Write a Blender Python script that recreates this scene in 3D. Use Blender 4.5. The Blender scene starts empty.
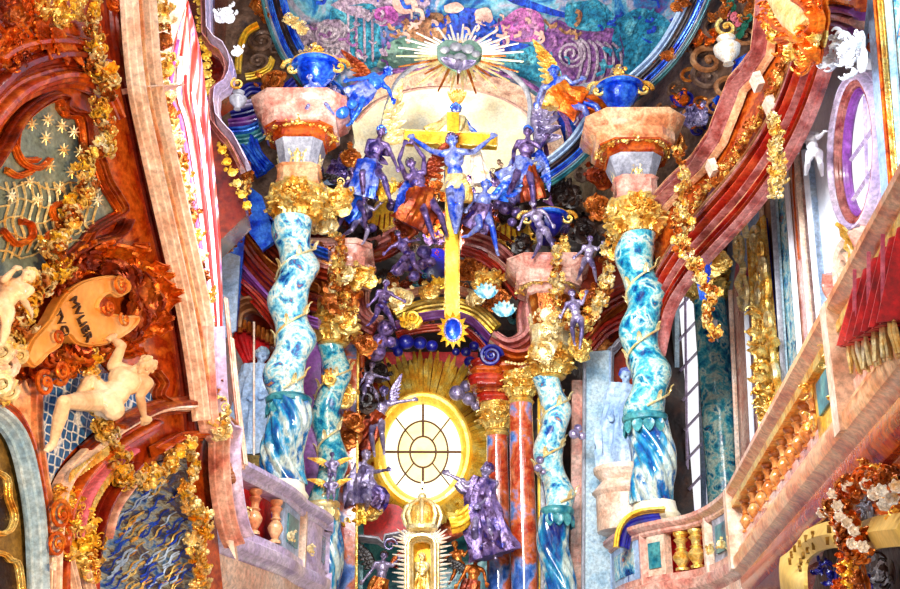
import bpy, math, random
from mathutils import Vector as V, Matrix
from mathutils.geometry import tessellate_polygon
R = random.Random(7)
PI = math.pi
sc = bpy.context.scene
# ---------------------------------------------------------------- camera
PITCH = math.radians(21.4); FPX = 1200.0; EYE = 1.6
cam = bpy.data.cameras.new('camera'); camo = bpy.data.objects.new('camera', cam)
sc.collection.objects.link(camo); sc.camera = camo
camo.location = (0, 0, EYE); camo.rotation_euler = (PI/2 + PITCH, 0, 0)
cam.sensor_fit = 'HORIZONTAL'; cam.sensor_width = 36; cam.lens = 36*FPX/900
cam.clip_end = 200
# ---------------------------------------------------------------- exposure, world, lights
sc.view_settings.view_transform = 'Standard'; sc.view_settings.look = 'None'
sc.view_settings.gamma = 1; sc.view_settings.use_curve_mapping = False
sc.view_settings.exposure = 0.2
sc.cycles.max_bounces = 4; sc.cycles.diffuse_bounces = 2; sc.cycles.glossy_bounces = 3
sc.cycles.use_denoising = True; sc.cycles.sample_clamp_indirect = 4
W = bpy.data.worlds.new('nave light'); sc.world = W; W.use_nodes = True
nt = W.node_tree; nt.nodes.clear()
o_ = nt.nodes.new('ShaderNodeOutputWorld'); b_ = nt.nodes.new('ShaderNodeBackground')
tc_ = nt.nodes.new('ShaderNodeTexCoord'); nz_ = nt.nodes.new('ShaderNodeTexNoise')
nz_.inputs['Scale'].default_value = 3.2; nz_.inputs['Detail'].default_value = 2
rp_ = nt.nodes.new('ShaderNodeValToRGB')  # light and dark patches made up so the metals sparkle
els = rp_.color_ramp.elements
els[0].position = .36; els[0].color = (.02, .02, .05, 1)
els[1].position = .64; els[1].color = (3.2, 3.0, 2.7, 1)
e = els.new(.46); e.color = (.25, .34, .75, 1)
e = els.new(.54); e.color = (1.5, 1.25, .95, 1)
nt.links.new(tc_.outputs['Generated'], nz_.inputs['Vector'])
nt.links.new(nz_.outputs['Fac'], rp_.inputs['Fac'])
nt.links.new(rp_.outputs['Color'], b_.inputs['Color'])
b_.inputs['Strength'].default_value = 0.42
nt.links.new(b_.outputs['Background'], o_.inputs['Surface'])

def light(kind, name, loc, target, power, col, size=1.0, spot=None):
    l = bpy.data.lights.new(name, kind); l.energy = power; l.color = col
    if kind == 'AREA': l.size = size
    elif kind == 'SUN': l.angle = size
    else: l.shadow_soft_size = size
    if spot: l.spot_size = spot; l.spot_blend = .6
    o = bpy.data.objects.new(name, l); sc.collection.objects.link(o); o.location = loc
    o.rotation_euler = (V(target)-V(loc)).to_track_quat('-Z', 'Y').to_euler()
    return o
light('SUN', 'daylight', (-3, -6, 10), (1, 18, 6), 1.05, (1, .95, .88), .06)
light('AREA', 'right_pier_fill', (-1.5, 9.0, 8.5), (5.2, 15, 7.5), 1100, (.92, .96, 1), 2.5)  # unseen area light added to brighten the white pier; no window here
light('AREA', 'nave_fill', (-1.0, 6.0, 12.5), (0, 20, 9.5), 300, (1, .98, .95), 4)  # added fill over the nave, with no opening behind it
light('AREA', 'choir_fill', (1.6, 14.5, 7.0), (0, 21.5, 12.5), 90, (.9, .93, 1), 2)  # unseen area light, added and pointed up to lift the vault
light('SPOT', 'left_wall_warm_fill', (.8, 5.0, 3.2), (-2.9, 9.8, 5.2), 1250, (1, .62, .32), .3, 1.3)  # unseen warm spot in mid-nave, added to make the left wall glow
light('SPOT', 'near_right_fill', (.6, 5.5, 2.6), (3.3, 10, 3.7), 160, (1, .75, .5), .2, 1.0)  # added warm spot brightening the dim area under the right gallery
light('SPOT', 'altar_spot', (.3, 12.0, 3.2), (-.4, 21, 7.5), 380, (1, .85, .62), .3, .7)  # spot aimed at the altar from mid-nave; no fixture modelled
light('SPOT', 'cream_wall_fill', (-.1, 19.9, 10.3), (-.1, 22.5, 14.2), 1500, (1, .92, .74), .3, 1.5)  # added spot standing in for the hidden window lighting the cream wall
light('SPOT', 'vault_fill', (-1.5, 12.5, 9), (.3, 21, 17), 1500, (1, .97, .95), .4, 1.1)  # unseen spot added to brighten the fresco

# ---------------------------------------------------------------- pixel ray -> point of the place
CT, ST = math.cos(PITCH), math.sin(PITCH)
def ray(px, py):
    u = (px-450)/FPX; v = (294.5-py)/FPX
    return V((u, CT - v*ST, ST + v*CT))
def P(px, py, d):
    r = ray(px, py); return V((0, 0, EYE)) + r*(d/r.y)
def mpp(d): return d/1125.0
def zat(py, d): return P(450, py, d).z
class Plane:
    """a vertical wall through two plan points"""
    def __init__(s, a, b):
        s.a = V((a[0], a[1], 0)); e = V((b[0]-a[0], b[1]-a[1], 0)); s.e = e.normalized()
        n = V((s.e.y, -s.e.x, 0))
        if n.dot(-s.a) < 0: n = -n
        s.n = n
    def __call__(s, px, py, off=0.0):
        r = ray(px, py); o = V((0, 0, EYE))
        t = (s.a + s.n*off - o).dot(s.n)/r.dot(s.n)
        return o + r*t
def front(d):
    f = lambda px, py, off=0.0: P(px, py, d-off)
    f.n = V((0, -1, 0)); return f
def cr(pts, k=6):
    out = []
    n = len(pts); D = len(pts[0])
    for i in range(n-1):
        p0 = pts[max(i-1, 0)]; p1 = pts[i]; p2 = pts[i+1]; p3 = pts[min(i+2, n-1)]
        for j in range(k):
            t = j/k
            out.append(tuple(.5*((2*p1[c]) + (-p0[c]+p2[c])*t + (2*p0[c]-5*p1[c]+4*p2[c]-p3[c])*t*t + (-p0[c]+3*p1[c]-3*p2[c]+p3[c])*t**3) for c in range(D)))
    out.append(tuple(pts[-1])); return out
def lerp(a, b, t): return a + (b-a)*t
# ---------------------------------------------------------------- materials
MATS = {}
def M(name, cols, scale=3, rough=.4, metal=0, bump=.25, bscale=None, kind='noise', dist=.6, stretch=(1, 1, 1), lo=.3, hi=.7, emit=0, coat=0, det=6, nr=.6, wear=.26, gam=1.55):
    m = bpy.data.materials.new(name); m.use_nodes = True; N = m.node_tree.nodes; L = m.node_tree.links
    b = N['Principled BSDF']; dist *= .35 if kind == 'noise' else 1; b.inputs['Roughness'].default_value = rough; b.inputs['Metallic'].default_value = metal
    if coat: b.inputs['Coat Weight'].default_value = coat; b.inputs['Coat Roughness'].default_value = .1
    tc = N.new('ShaderNodeTexCoord'); mp = N.new('ShaderNodeMapping'); mp.inputs['Scale'].default_value = stretch
    L.new(tc.outputs['Object'], mp.inputs['Vector'])
    if kind == 'wave':
        t = N.new('ShaderNodeTexWave'); t.inputs['Scale'].default_value = scale; t.inputs['Distortion'].default_value = dist
        t.inputs['Detail'].default_value = 3; t.inputs['Detail Scale'].default_value = 1.5; fac = t.outputs['Fac']
    elif kind == 'vor':
        t = N.new('ShaderNodeTexVoronoi'); t.inputs['Scale'].default_value = scale; t.feature = 'F1'; fac = t.outputs['Distance']
    elif kind == 'lattice':
        t = N.new('ShaderNodeTexVoronoi'); t.inputs['Scale'].default_value = scale; t.feature = 'DISTANCE_TO_EDGE'
        t.inputs['Randomness'].default_value = .35; fac = t.outputs['Distance']
    else:
        t = N.new('ShaderNodeTexNoise'); t.inputs['Scale'].default_value = scale; t.inputs['Detail'].default_value = 5
        t.inputs['Distortion'].default_value = dist; fac = t.outputs['Fac']
    L.new(mp.outputs['Vector'], t.inputs['Vector'])
    r = N.new('ShaderNodeValToRGB'); E = r.color_ramp.elements
    if kind == 'noise': t.inputs['Detail'].default_value = det; t.inputs['Roughness'].default_value = nr
    n = len(cols)
    if not emit: cols = [tuple(x**gam for x in c) for c in cols]
    for i, c in enumerate(cols):
        pos = lo + (hi-lo)*i/max(n-1, 1)
        if i < 2: E[i].position = pos; E[i].color = (*c, 1)
        else: q = E.new(pos); q.color = (*c, 1)
    if n == 1: E[1].color = (*cols[0], 1)
    L.new(fac, r.inputs['Fac']); col = r.outputs['Color']
    if wear:   # fine mottling of the stone or gilding itself
        n3 = N.new('ShaderNodeTexNoise'); n3.inputs['Scale'].default_value = scale*4+9; n3.inputs['Detail'].default_value = 4; n3.inputs['Roughness'].default_value = .7
        L.new(mp.outputs['Vector'], n3.inputs['Vector']); mr = N.new('ShaderNodeMapRange'); mr.inputs[1].default_value = .35; mr.inputs[2].default_value = .65; mr.inputs[3].default_value = 1-wear*1.6; mr.inputs[4].default_value = 1+wear*.6
        L.new(n3.outputs['Fac'], mr.inputs[0]); vm = N.new('ShaderNodeVectorMath'); vm.operation = 'SCALE'; L.new(col, vm.inputs[0]); L.new(mr.outputs[0], vm.inputs['Scale']); col = vm.outputs[0]
    if emit and metal == 0: b.inputs['Base Color'].default_value = (.04, .03, .02, 1)
    else: L.new(col, b.inputs['Base Color'])
    if emit:
        L.new(r.outputs['Color'], b.inputs['Emission Color']); b.inputs['Emission Strength'].default_value = emit
    if bump:
        n2 = N.new('ShaderNodeTexNoise'); n2.inputs['Scale'].default_value = bscale or scale*6; n2.inputs['Detail'].default_value = 3
        L.new(mp.outputs['Vector'], n2.inputs['Vector'])
        bp = N.new('ShaderNodeBump'); bp.inputs['Strength'].default_value = bump; bp.inputs['Distance'].default_value = .03
        L.new(n2.outputs['Fac'], bp.inputs['Height']); L.new(bp.outputs['Normal'], b.inputs['Normal'])
    MATS[name] = m; return m
M('mauve', [(.22, .05, .06), (.5, .17, .15), (.68, .36, .33), (.34, .09, .12)], 2.5, .25, 0, .12, 9, coat=.5)
M('gold', [(.65, .28, .04), (1, .64, .16), (1, .86, .42), (.92, .5, .1)], 5, .28, .6, .5, 25)
M('palegold', [(.9, .6, .2), (1, .85, .5), (1, .95, .75)], 5, .35, .5, .3, 20)
M('bronze', [(.22, .06, .01), (.65, .25, .05), (.95, .55, .2)], 5, .3, .6, .5, 25)
M('orange', [(.45, .08, .005), (.85, .26, .02), (1, .5, .1)], 4, .35, .6, .4, 20)
M('yellowgold', [(1, .5, .03), (1, .72, .12), (1, .85, .4)], 2, .35, .5, .15, 8)
M('purple', [(.03, .03, .14), (.14, .1, .32), (.38, .28, .5), (.12, .04, .12), (.03, .08, .5)], 4, .33, .4, .5, 14)
M('silver', [(.1, .08, .18), (.32, .27, .45), (.62, .56, .72), (.22, .12, .18)], 4, .33, .5, .5, 16)
M('blue', [(.01, .04, .3), (.02, .14, .75), (.15, .4, .95), (.01, .05, .4)], 3, .22, .35, .25, 14)
M('bluesilver', [(.01, .05, .4), (.06, .2, .8), (.5, .55, .85), (.06, .04, .28)], 4, .3, .4, .4, 14)
M('rust', [(.12, .02, .005), (.45, .1, .01), (.8, .35, .08)], 3, .35, .5, .4, 16)
M('darkred', [(.09, .012, .008), (.28, .03, .012), (.42, .09, .03), (.2, .02, .01)], 1.5, .22, 0, .1, 8, coat=.5)
M('red', [(.3, .015, .01), (.55, .06, .03), (.7, .18, .08)], 2, .25, 0, .1, 8, coat=.5)
M('orangemarble', [(.3, .035, .005), (.55, .11, .015), (.72, .24, .05), (.42, .07, .01), (.6, .15, .03)], 2.2, .25, 0, .12, 9, coat=.5, dist=1.5)
M('pinkmarble', [(.55, .2, .17), (.78, .42, .34), (.9, .65, .55), (.68, .3, .26)], 2, .25, 0, .12, 9, coat=.4, dist=1.5)
M('pinkorange', [(.62, .22, .1), (.85, .45, .25), (.95, .68, .45), (.7, .3, .15)], 3, .3, 0, .12, 9, coat=.3, dist=1.5)
M('lilac', [(.55, .45, .68), (.76, .66, .84), (.95, .86, .94)], 2, .3, 0, .15, 9, coat=.3)
M('creampink', [(.8, .5, .36), (.93, .74, .6), (1, .9, .82)], 2.2, .35, 0, .2, 9, dist=1.2)
M('brownstone', [(.25, .1, .04), (.5, .26, .12), (.7, .48, .3)], 3, .4, 0, .3, 12)
M('darkstucco', [(.05, .03, .02), (.2, .12, .08), (.35, .24, .18), (.1, .08, .1)], 2.5, .4, .2, .6, 9)
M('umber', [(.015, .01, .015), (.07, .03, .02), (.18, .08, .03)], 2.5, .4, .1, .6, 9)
M('grey', [(.3, .3, .36), (.5, .5, .55), (.7, .7, .75)], 2.5, .4, 0, .4, 9)
M('teal', [(.01, .12, .18), (.03, .3, .38), (.2, .5, .5), (.02, .16, .3)], 3, .3, 0, .2, 12)
M('white', [(.85, .88, .95), (.95, .96, 1), (.8, .86, .95)], 1.2, .5, 0, .1, 6, wear=.06)
M('bluewhite', [(.35, .5, .72), (.55, .68, .85), (.75, .84, .93)], 1.6, .4, 0, .15, 8, dist=1)
M('paleblue', [(.3, .48, .62), (.48, .63, .72), (.62, .72, .76), (.4, .55, .68)], 3, .35, 0, .15, 14, dist=1)
M('cream', [(.93, .8, .55), (1, .93, .75), (1, .97, .86)], 3, .6, 0, .15, 14, wear=.14)
M('flesh', [(.75, .5, .3), (.9, .72, .5), (.97, .85, .68)], 3, .4, 0, .12, 12, coat=.2, wear=.12)
M('bluecol', [(.01, .04, .25), (.02, .2, .5), (.2, .55, .7), (.5, .8, .84), (.88, .88, .76), (.3, .66, .76), (.02, .2, .5), (.75, .42, .1), (.02, .15, .4)], 3.6, .2, 0, .15, 8, coat=.8, dist=1.2, lo=.28, hi=.74)
M('tealcol', [(.0, .05, .22), (.01, .17, .38), (.03, .38, .52), (.2, .6, .66), (.7, .8, .7), (.05, .42, .55), (.01, .1, .3), (.75, .5, .14)], 3.6, .2, 0, .15, 8, coat=.8, dist=1.2, lo=.28, hi=.74)
M('flute', [(.01, .05, .3), (.02, .22, .5), (.08, .45, .62), (.75, .8, .7), (.03, .3, .55), (.02, .12, .4), (.7, .55, .25)], 1.5, .2, 0, .1, 8, coat=.8, dist=.8, stretch=(1, 1, .5), lo=.34, hi=.66)
M('redblue', [(.08, .22, .55), (.3, .45, .75), (.75, .3, .14), (.55, .08, .03), (.8, .36, .2)], 1.3, .16, 0, .08, 10, coat=.9, dist=1.6, stretch=(1, 1, 1.0), lo=.36, hi=.64)
M('fresco', [(.02, .1, .4), (.03, .3, .6), (.3, .6, .7), (.6, .55, .65), (.08, .35, .6), (.35, .12, .4), (.1, .3, .5)], .9, .7, 0, .1, 10, dist=4, det=9)
M('fblue', [(.01, .06, .4), (.03, .15, .7), (.1, .35, .8)], 1.6, .7, 0, .1, dist=5, det=9, stretch=(1, 1, .6), nr=.65, wear=.5)
M('fteal', [(.02, .22, .4), (.08, .45, .6), (.35, .7, .75)], 1.6, .7, 0, .1, dist=5, det=9, stretch=(1, 1, .6), nr=.65, wear=.5)
M('fpurple', [(.1, .03, .2), (.3, .12, .4), (.55, .3, .55), (.2, .06, .3)], 1.6, .7, 0, .1, dist=5, det=9, stretch=(1, 1, .6), nr=.65, wear=.5)
M('fmagenta', [(.4, .06, .4), (.7, .25, .6), (.85, .55, .7)], 1.6, .7, 0, .1, dist=5, det=9, stretch=(1, 1, .6), nr=.65, wear=.5)
M('fbrown', [(.3, .12, .08), (.6, .35, .2), (.8, .6, .42)], 1.6, .7, 0, .1, dist=5, det=9, stretch=(1, 1, .6), nr=.65, wear=.5)
M('flilac', [(.35, .25, .4), (.62, .5, .6), (.85, .78, .82)], 1.6, .7, 0, .1, dist=5, det=9, stretch=(1, 1, .6), nr=.65, wear=.5)
M('fgreen', [(.12, .28, .24), (.3, .45, .38), (.42, .55, .5)], 2, .7, 0, .1)
M('fpink', [(.75, .45, .4), (.9, .7, .62)], 2, .7, 0, .1)
M('fband', [(.45, .25, .2), (.7, .48, .38), (.85, .68, .55), (.5, .3, .35)], 5, .7, 0, .3, 20)
M('glass', [(1, .8, .32), (1, .92, .65), (1, .8, .3)], 1.6, .4, 0, 0, emit=1.9, wear=0)
M('glowgold', [(1, .42, .01), (1, .62, .05), (1, .75, .2)], 3, .3, .3, .15, 10, emit=.35)  # frame gold emits faintly: the window's glow on it put into the material
M('skyglass', [(.75, .7, 1), (1, 1, 1), (.9, .88, 1)], 1.2, .4, 0, 0, emit=1.0, wear=0)
M('innerglass', [(1, .62, .1), (1, .78, .3), (1, .68, .15)], 1.6, .4, 0, 0, emit=1.5, wear=0)
M('raygold', [(.95, .6, .1), (1, .8, .25), (1, .92, .55)], 5, .35, .1, .3, 20)
M('lead', [(.2, .08, .02), (.3, .15, .05)], 4, .5, .3, .1)
M('redcloth', [(.4, .005, .01), (.75, .02, .03), (.9, .12, .1)], 3, .5, 0, .15, 12)
M('stripe', [(.85, .12, .08), (.92, .25, .2), (.95, .6, .6), (.9, .62, .75), (.6, .2, .62), (.95, .85, .95), (.9, .2, .15)], 1.6, .5, 0, .1, 10, kind='wave', dist=.6, stretch=(1.4, .6, .25), lo=.05, hi=.95)
M('greypanel', [(.22, .28, .26), (.35, .42, .38), (.5, .52, .42)], 3, .45, 0, .3, 12)
M('bluelattice', [(.85, .88, .9), (.08, .3, .6), (.03, .16, .42), (.1, .3, .55)], 13, .4, 0, .2, 12, kind='lattice', lo=.02, hi=.3)
M('bluepaint', [(.02, .1, .35), (.1, .3, .6), (.5, .55, .5), (.2, .14, .08), (.04, .16, .42), (.12, .1, .08)], 5, .4, 0, .4, 12, dist=2, stretch=(.8, .8, 2.4), det=9)
M('ochrepaint', [(.12, .08, .02), (.35, .25, .08), (.5, .38, .15)], 6, .5, 0, .4, 14)
M('navy', [(.01, .01, .12), (.03, .03, .35), (.05, .08, .5)], 3, .3, 0, .15, 10)
M('violet', [(.2, .05, .3), (.4, .15, .5), (.55, .35, .7)], 2, .3, 0, .15, 10, coat=.3)
M('shield', [(.8, .38, .07), (.95, .58, .2), (1, .8, .5)], 1.5, .35, .3, .1, 6, wear=.1)
M('banner', [(.62, .42, .12), (.8, .6, .22), (.9, .72, .35)], 1.5, .45, .15, .15, 8, wear=.12)
M('ink', [(.1, .05, .01), (.2, .1, .03)], 4, .6, 0, 0)
M('inkgold', [(.42, .25, .04), (.5, .32, .06)], 4, .5, .2, 0)
M('greenpaint', [(.02, .2, .12), (.1, .4, .3)], 4, .4, 0, .2)
M('rose', [(.7, .15, .25), (.9, .4, .45)], 4, .4, 0, .2)
M('whitegold', [(.95, .8, .6), (1, .96, .9), (1, .7, .35)], 8, .35, .2, .3, 20)
# ---------------------------------------------------------------- mesh builder
class MB:
    def __init__(s): s.v = []; s.f = []; s.flat = False
    def loft(s, rings, cap=True, close=True, wrap=False):
        n = len(rings[0]); b = len(s.v)
        for r in rings: s.v.extend(V(p) for p in r)
        m = len(rings)
        for i in range(m if wrap else m-1):
            i2 = (i+1) % m
            for j in range(n if close else n-1):
                k = (j+1) % n
                s.f.append((b+i*n+j, b+i*n+k, b+i2*n+k, b+i2*n+j))
        if cap and not wrap:
            s.f.append(tuple(b+j for j in reversed(range(n)))); s.f.append(tuple(b+(m-1)*n+j for j in range(n)))
        return s
    def tube(s, pts, rad, n=8, flat=1.0, nrm=None):
        pts = [V(p) for p in pts]; k = len(pts)
        if not hasattr(rad, '__len__'): rad = [rad]*k
        rings = []; up = V(nrm) if nrm else V((.13, -.9, .3))
        for i, p in enumerate(pts):
            t = (pts[min(i+1, k-1)]-pts[max(i-1, 0)])
            if t.length < 1e-9: t = V((0, 0, 1))
            t.normalize(); a = t.cross(up)
            if a.length < 1e-4: a = t.cross(V((1, .2, .1)))
            a.normalize(); b = a.cross(t)
            if not nrm: up = b
            rings.append([p + a*(rad[i]*math.cos(2*PI*j/n)) + b*(rad[i]*flat*math.sin(2*PI*j/n)) for j in range(n)])
        return s.loft(rings)
    def ball(s, c, r, n=10, m=7, ax=None, rz=None, rd=None):
        c = V(c); rx, ry, rzz = (r, r, r) if not hasattr(r, '__len__') else r
        A = ax or (V((1, 0, 0)), V((0, 1, 0)), V((0, 0, 1)))
        rings = []
        for i in range(m+1):
            th = PI*(i+.02)/(m+.04)
            rings.append([c + A[0]*(rx*math.sin(th)*math.cos(2*PI*j/n)) + A[1]*(ry*math.sin(th)*math.sin(2*PI*j/n)) - A[2]*(rzz*math.cos(th)) for j in range(n)])
        return s.loft(rings)
    def cap(s, a, b, ra, rb, n=10):
        """tapered capsule"""
        a = V(a); b = V(b); t = b-a; L = max(t.length, 1e-5); t = t/L
        u = t.cross(V((.1, .9, .2))).normalized(); w = t.cross(u)
        rings = []
        for th in (-85, -50, -20, 10):
            q = math.radians(th); rings.append((a + t*(ra*math.sin(q)), ra*math.cos(q)))
        for th in (-10, 20, 50, 85):
            q = math.radians(th); rings.append((b + t*(rb*math.sin(q)), rb*math.cos(q)))
        return s.loft([[c + u*(r*math.cos(2*PI*j/n)) + w*(r*math.sin(2*PI*j/n)) for j in range(n)] for c, r in rings])
    def box(s, c, h, ax=None):
        c = V(c); A = ax or (V((1, 0, 0)), V((0, 1, 0)), V((0, 0, 1)))
        f = lambda z: [c + A[0]*(h[0]*x) + A[1]*(h[1]*y) + A[2]*(h[2]*z) for x, y in ((-1, -1), (1, -1), (1, 1), (-1, 1))]
        return s.loft([f(-1), f(1)])
    def lathe(s, x, y, prof, n=24, ang=0, chamfer=None):
        rings = []
        for r, z in prof:
            if chamfer is None: rings.append([V((x + r*math.cos(ang+2*PI*j/n), y + r*math.sin(ang+2*PI*j/n), z)) for j in range(n)])
            else:
                k = 1-chamfer; q = [(1, -k), (1, k), (k, 1), (-k, 1), (-1, k), (-1, -k), (-k, -1), (k, -1)]
                ca, sa = math.cos(ang), math.sin(ang)
                rings.append([V((x + r*(a*ca-b*sa), y + r*(a*sa+b*ca), z)) for a, b in q])
        return s.loft(rings)
    def plate(s, pts, n, th):
        pts = [V(p) for p in pts]; n = V(n)*th; b = len(s.v); k = len(pts)
        s.v.extend(pts); s.v.extend(p-n for p in pts)
        for t in tessellate_polygon([pts]):
            s.f.append(tuple(b+i for i in t)); s.f.append(tuple(b+k+i for i in reversed(t)))
        for i in range(k):
            j = (i+1) % k; s.f.append((b+i, b+k+i, b+k+j, b+j))
        return s
    def sweep(s, pts, prof, nrm, wrap=False):
        """prof: closed list of (relief along nrm, across)"""
        pts = [V(p) for p in pts]; k = len(pts); nrm = V(nrm).normalized(); rings = []
        for i, p in enumerate(pts):
            a = pts[(i-1) % k] if wrap else pts[max(i-1, 0)]; c = pts[(i+1) % k] if wrap else pts[min(i+1, k-1)]
            t = (c-a).normalized(); b = t.cross(nrm).normalized()
            rings.append([p + nrm*q[0] + b*q[1] for q in prof])
        return s.loft(rings, wrap=wrap)
    def leaf(s, base, d, nrm, L, Wd, curl=1.2, lobes=3, cup=.35, k=7):
        d = V(d).normalized(); nrm = V(nrm); nrm = (nrm - d*nrm.dot(d))
        if nrm.length < 1e-4: nrm = d.orthogonal()
        nrm.normalize(); side = d.cross(nrm); p = V(base); rings = []
        for i in range(k):
            u = i/(k-1); a = curl*u*u; t = d*math.cos(a) + nrm*math.sin(a); nn = nrm*math.cos(a) - d*math.sin(a)
            if i: p = p + t*(L/(k-1))
            w = Wd*.5*(math.sin(PI*(.08+.9*u)**.75)**.7)*(1+.28*math.cos(2*PI*lobes*u)) + .002
            th = Wd*.09+.001; top = []; bot = []
            for q in (-1, -.5, 0, .5, 1):
                off = nn*(cup*w*q*q*.9 + (th if q == 0 else 0))
                top.append(p + side*(w*q) + off); bot.append(p + side*(w*q*.9) + off - nn*th*1.4)
            rings.append(top + bot[::-1])
        return s.loft(rings)
    def flower(s, c, nrm, r, n=5):
        c = V(c); nrm = V(nrm).normalized(); a = nrm.orthogonal().normalized(); b = nrm.cross(a); o = R.random()*6
        for j in range(n):
            q = o+2*PI*j/n; d = a*math.cos(q)+b*math.sin(q)
            s.leaf(c, d+nrm*.35, nrm, r, r*.85, .9, 1, .5, 4)
        s.ball(c+nrm*r*.2, r*.28, 6, 4); return s
    def scroll(s, c, X, Y, r, w, turns=1.7, start=0, n=22, th=.13):
        c = V(c); X = V(X).normalized(); Y = V(Y); Y = (Y-X*Y.dot(X)).normalized(); Z = X.cross(Y)
        pts = []
        for i in range(n):
            u = i/(n-1); q = start+2*PI*turns*u; rr = r*(1-.82*u); pts.append(c + X*(rr*math.cos(q)) + Y*(rr*math.sin(q)) + Z*(w*.35*u))
        s.tube(pts, [r*th*(1.25-.6*i/(n-1)) for i in range(n)], 6, flat=1, nrm=None)
        s.ball(c+Z*w*.35, r*.2, 6, 4); return s
    def tuft(s, c, nrm, r, n, up=None, flowers=.25):
        """a clump of acanthus leaves, curls and blossoms"""
        c = V(c); nrm = V(nrm).normalized(); a = nrm.orthogonal().normalized(); b = nrm.cross(a)
        s.ball(c-nrm*r*.12, (r*.7, r*.7, r*.14), 8, 5, (a, b, nrm))
        for i in range(n):
            q = R.random()*2*PI; rr = r*math.sqrt(R.random()); d = a*math.cos(q)+b*math.sin(q)
            p = c + d*rr*.8 + nrm*(r*.25*R.random()); x = R.random()
            if x < flowers: s.flower(p, nrm+d*.4, r*.28*(.6+.6*R.random()))
            elif x < flowers+.2: s.scroll(p+nrm*r*.2, d, a.lerp(b, R.random()), r*.3, r*.2, 1.3, R.random()*6, 12)
            else: s.leaf(p, d+nrm*.5+(V(up)*.6 if up else V((0, 0, 0))), nrm, r*(.5+.5*R.random()), r*.4, 1.6+R.random(), 3)
        return s
    def build(s, name, mat, parent=None, smooth=True, origin=None):
        me = bpy.data.meshes.new(name); loc = V((0, 0, 0))
        if parent is not None: loc = V(parent.get('_o', (0, 0, 0)))
        elif s.v:
            xs = [p.x for p in s.v]; ys = [p.y for p in s.v]; zs = [p.z for p in s.v]
            loc = V(((min(xs)+max(xs))/2, (min(ys)+max(ys))/2, min(zs)))
        me.from_pydata([tuple(p-loc) for p in s.v], [], s.f)
        me.materials.append(MATS[mat] if isinstance(mat, str) else mat)
        import bmesh
        bm = bmesh.new(); bm.from_mesh(me); bmesh.ops.recalc_face_normals(bm, faces=bm.faces); bm.to_mesh(me); bm.free()
        if smooth:
            me.polygons.foreach_set('use_smooth', [True]*len(me.polygons))
            me.set_sharp_from_angle(angle=math.radians(38))
        o = bpy.data.objects.new(name, me); sc.collection.objects.link(o)
        if parent is not None:
            o.parent = parent
            if parent.get('_m'): o.location = (0, 0, 0)
            o['_o'] = list(loc)
        else: o.location = loc; o['_o'] = list(loc)
        return o
def tag(o, label, cat, group=None, kind=None):
    o['label'] = label; o['category'] = cat
    if group: o['group'] = group
    if kind: o['kind'] = kind
    return o
def thing(name, label, cat, loc, group=None):
    o = bpy.data.objects.new(name, None); sc.collection.objects.link(o); o.location = V(loc); o['_o'] = list(loc)
    o.empty_display_size = .1
    return tag(o, label, cat, group)
def struct(name, mb, mat, parent=None):
    o = mb.build(name, mat, parent)
    if parent is None: o['kind'] = 'structure'
    return o
def solo(mb, name, mat, label, cat, group=None, kind=None): return tag(mb.build(name, mat), label, cat, group, kind)
def half(w, h, steps=None):
    """moulding profile: stepped, w across, h relief"""
    st = steps or [(0, -.5), (.35, -.5), (.45, -.42), (.45, -.3), (.8, -.22), (1, -.1), (1, .08), (.75, .14), (.7, .26), (.35, .34), (.3, .5), (0, .5)]
    return [(a*h, b*w) for a, b in st]
# ---------------------------------------------------------------- figures
def remesh(mb, voxel, name):
    me = bpy.data.meshes.new('tmp'); me.from_pydata([tuple(p) for p in mb.v], [], mb.f)
    import bmesh
    bm = bmesh.new(); bm.from_mesh(me); bmesh.ops.recalc_face_normals(bm, faces=bm.faces); bm.to_mesh(me); bm.free()
    o = bpy.data.objects.new('tmp', me); sc.collection.objects.link(o)
    r = o.modifiers.new('r', 'REMESH'); r.mode = 'VOXEL'; r.voxel_size = voxel; r.use_smooth_shade = True
    s = o.modifiers.new('s', 'SMOOTH'); s.iterations = 2; s.factor = .5
    dg = bpy.context.evaluated_depsgraph_get(); dg.update()
    out = bpy.data.meshes.new_from_object(o.evaluated_get(dg), depsgraph=dg)
    bpy.data.objects.remove(o); bpy.data.meshes.remove(me); out.name = name
    return out
def robe(mb, pts, rad, folds=9, amp=.2, n=36, flat=.7, ph=0.0, nrm=(0, -1, 0)):
    """gathered cloth: a closed rippled tube"""
    pts = [V(p) for p in pts]; k = len(pts); rings = []; nrm = V(nrm)
    for i, p in enumerate(pts):
        t = (pts[min(i+1, k-1)]-pts[max(i-1, 0)]).normalized(); a = t.cross(nrm)
        if a.length < .05: a = t.cross(V((1, 0, 0)))
        a.normalize(); b = a.cross(t); ring = []
        for j in range(n):
            q = 2*PI*j/n; rr = rad[i]*(1 + amp*math.sin(folds*q + ph + i*.5)*(.4+.6*i/max(k-1, 1)) + amp*.4*math.sin(3*q+i))
            ring.append(p + a*(rr*math.cos(q)) + b*(rr*flat*math.sin(q)))
        rings.append(ring)
    return mb.loft(rings)
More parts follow.
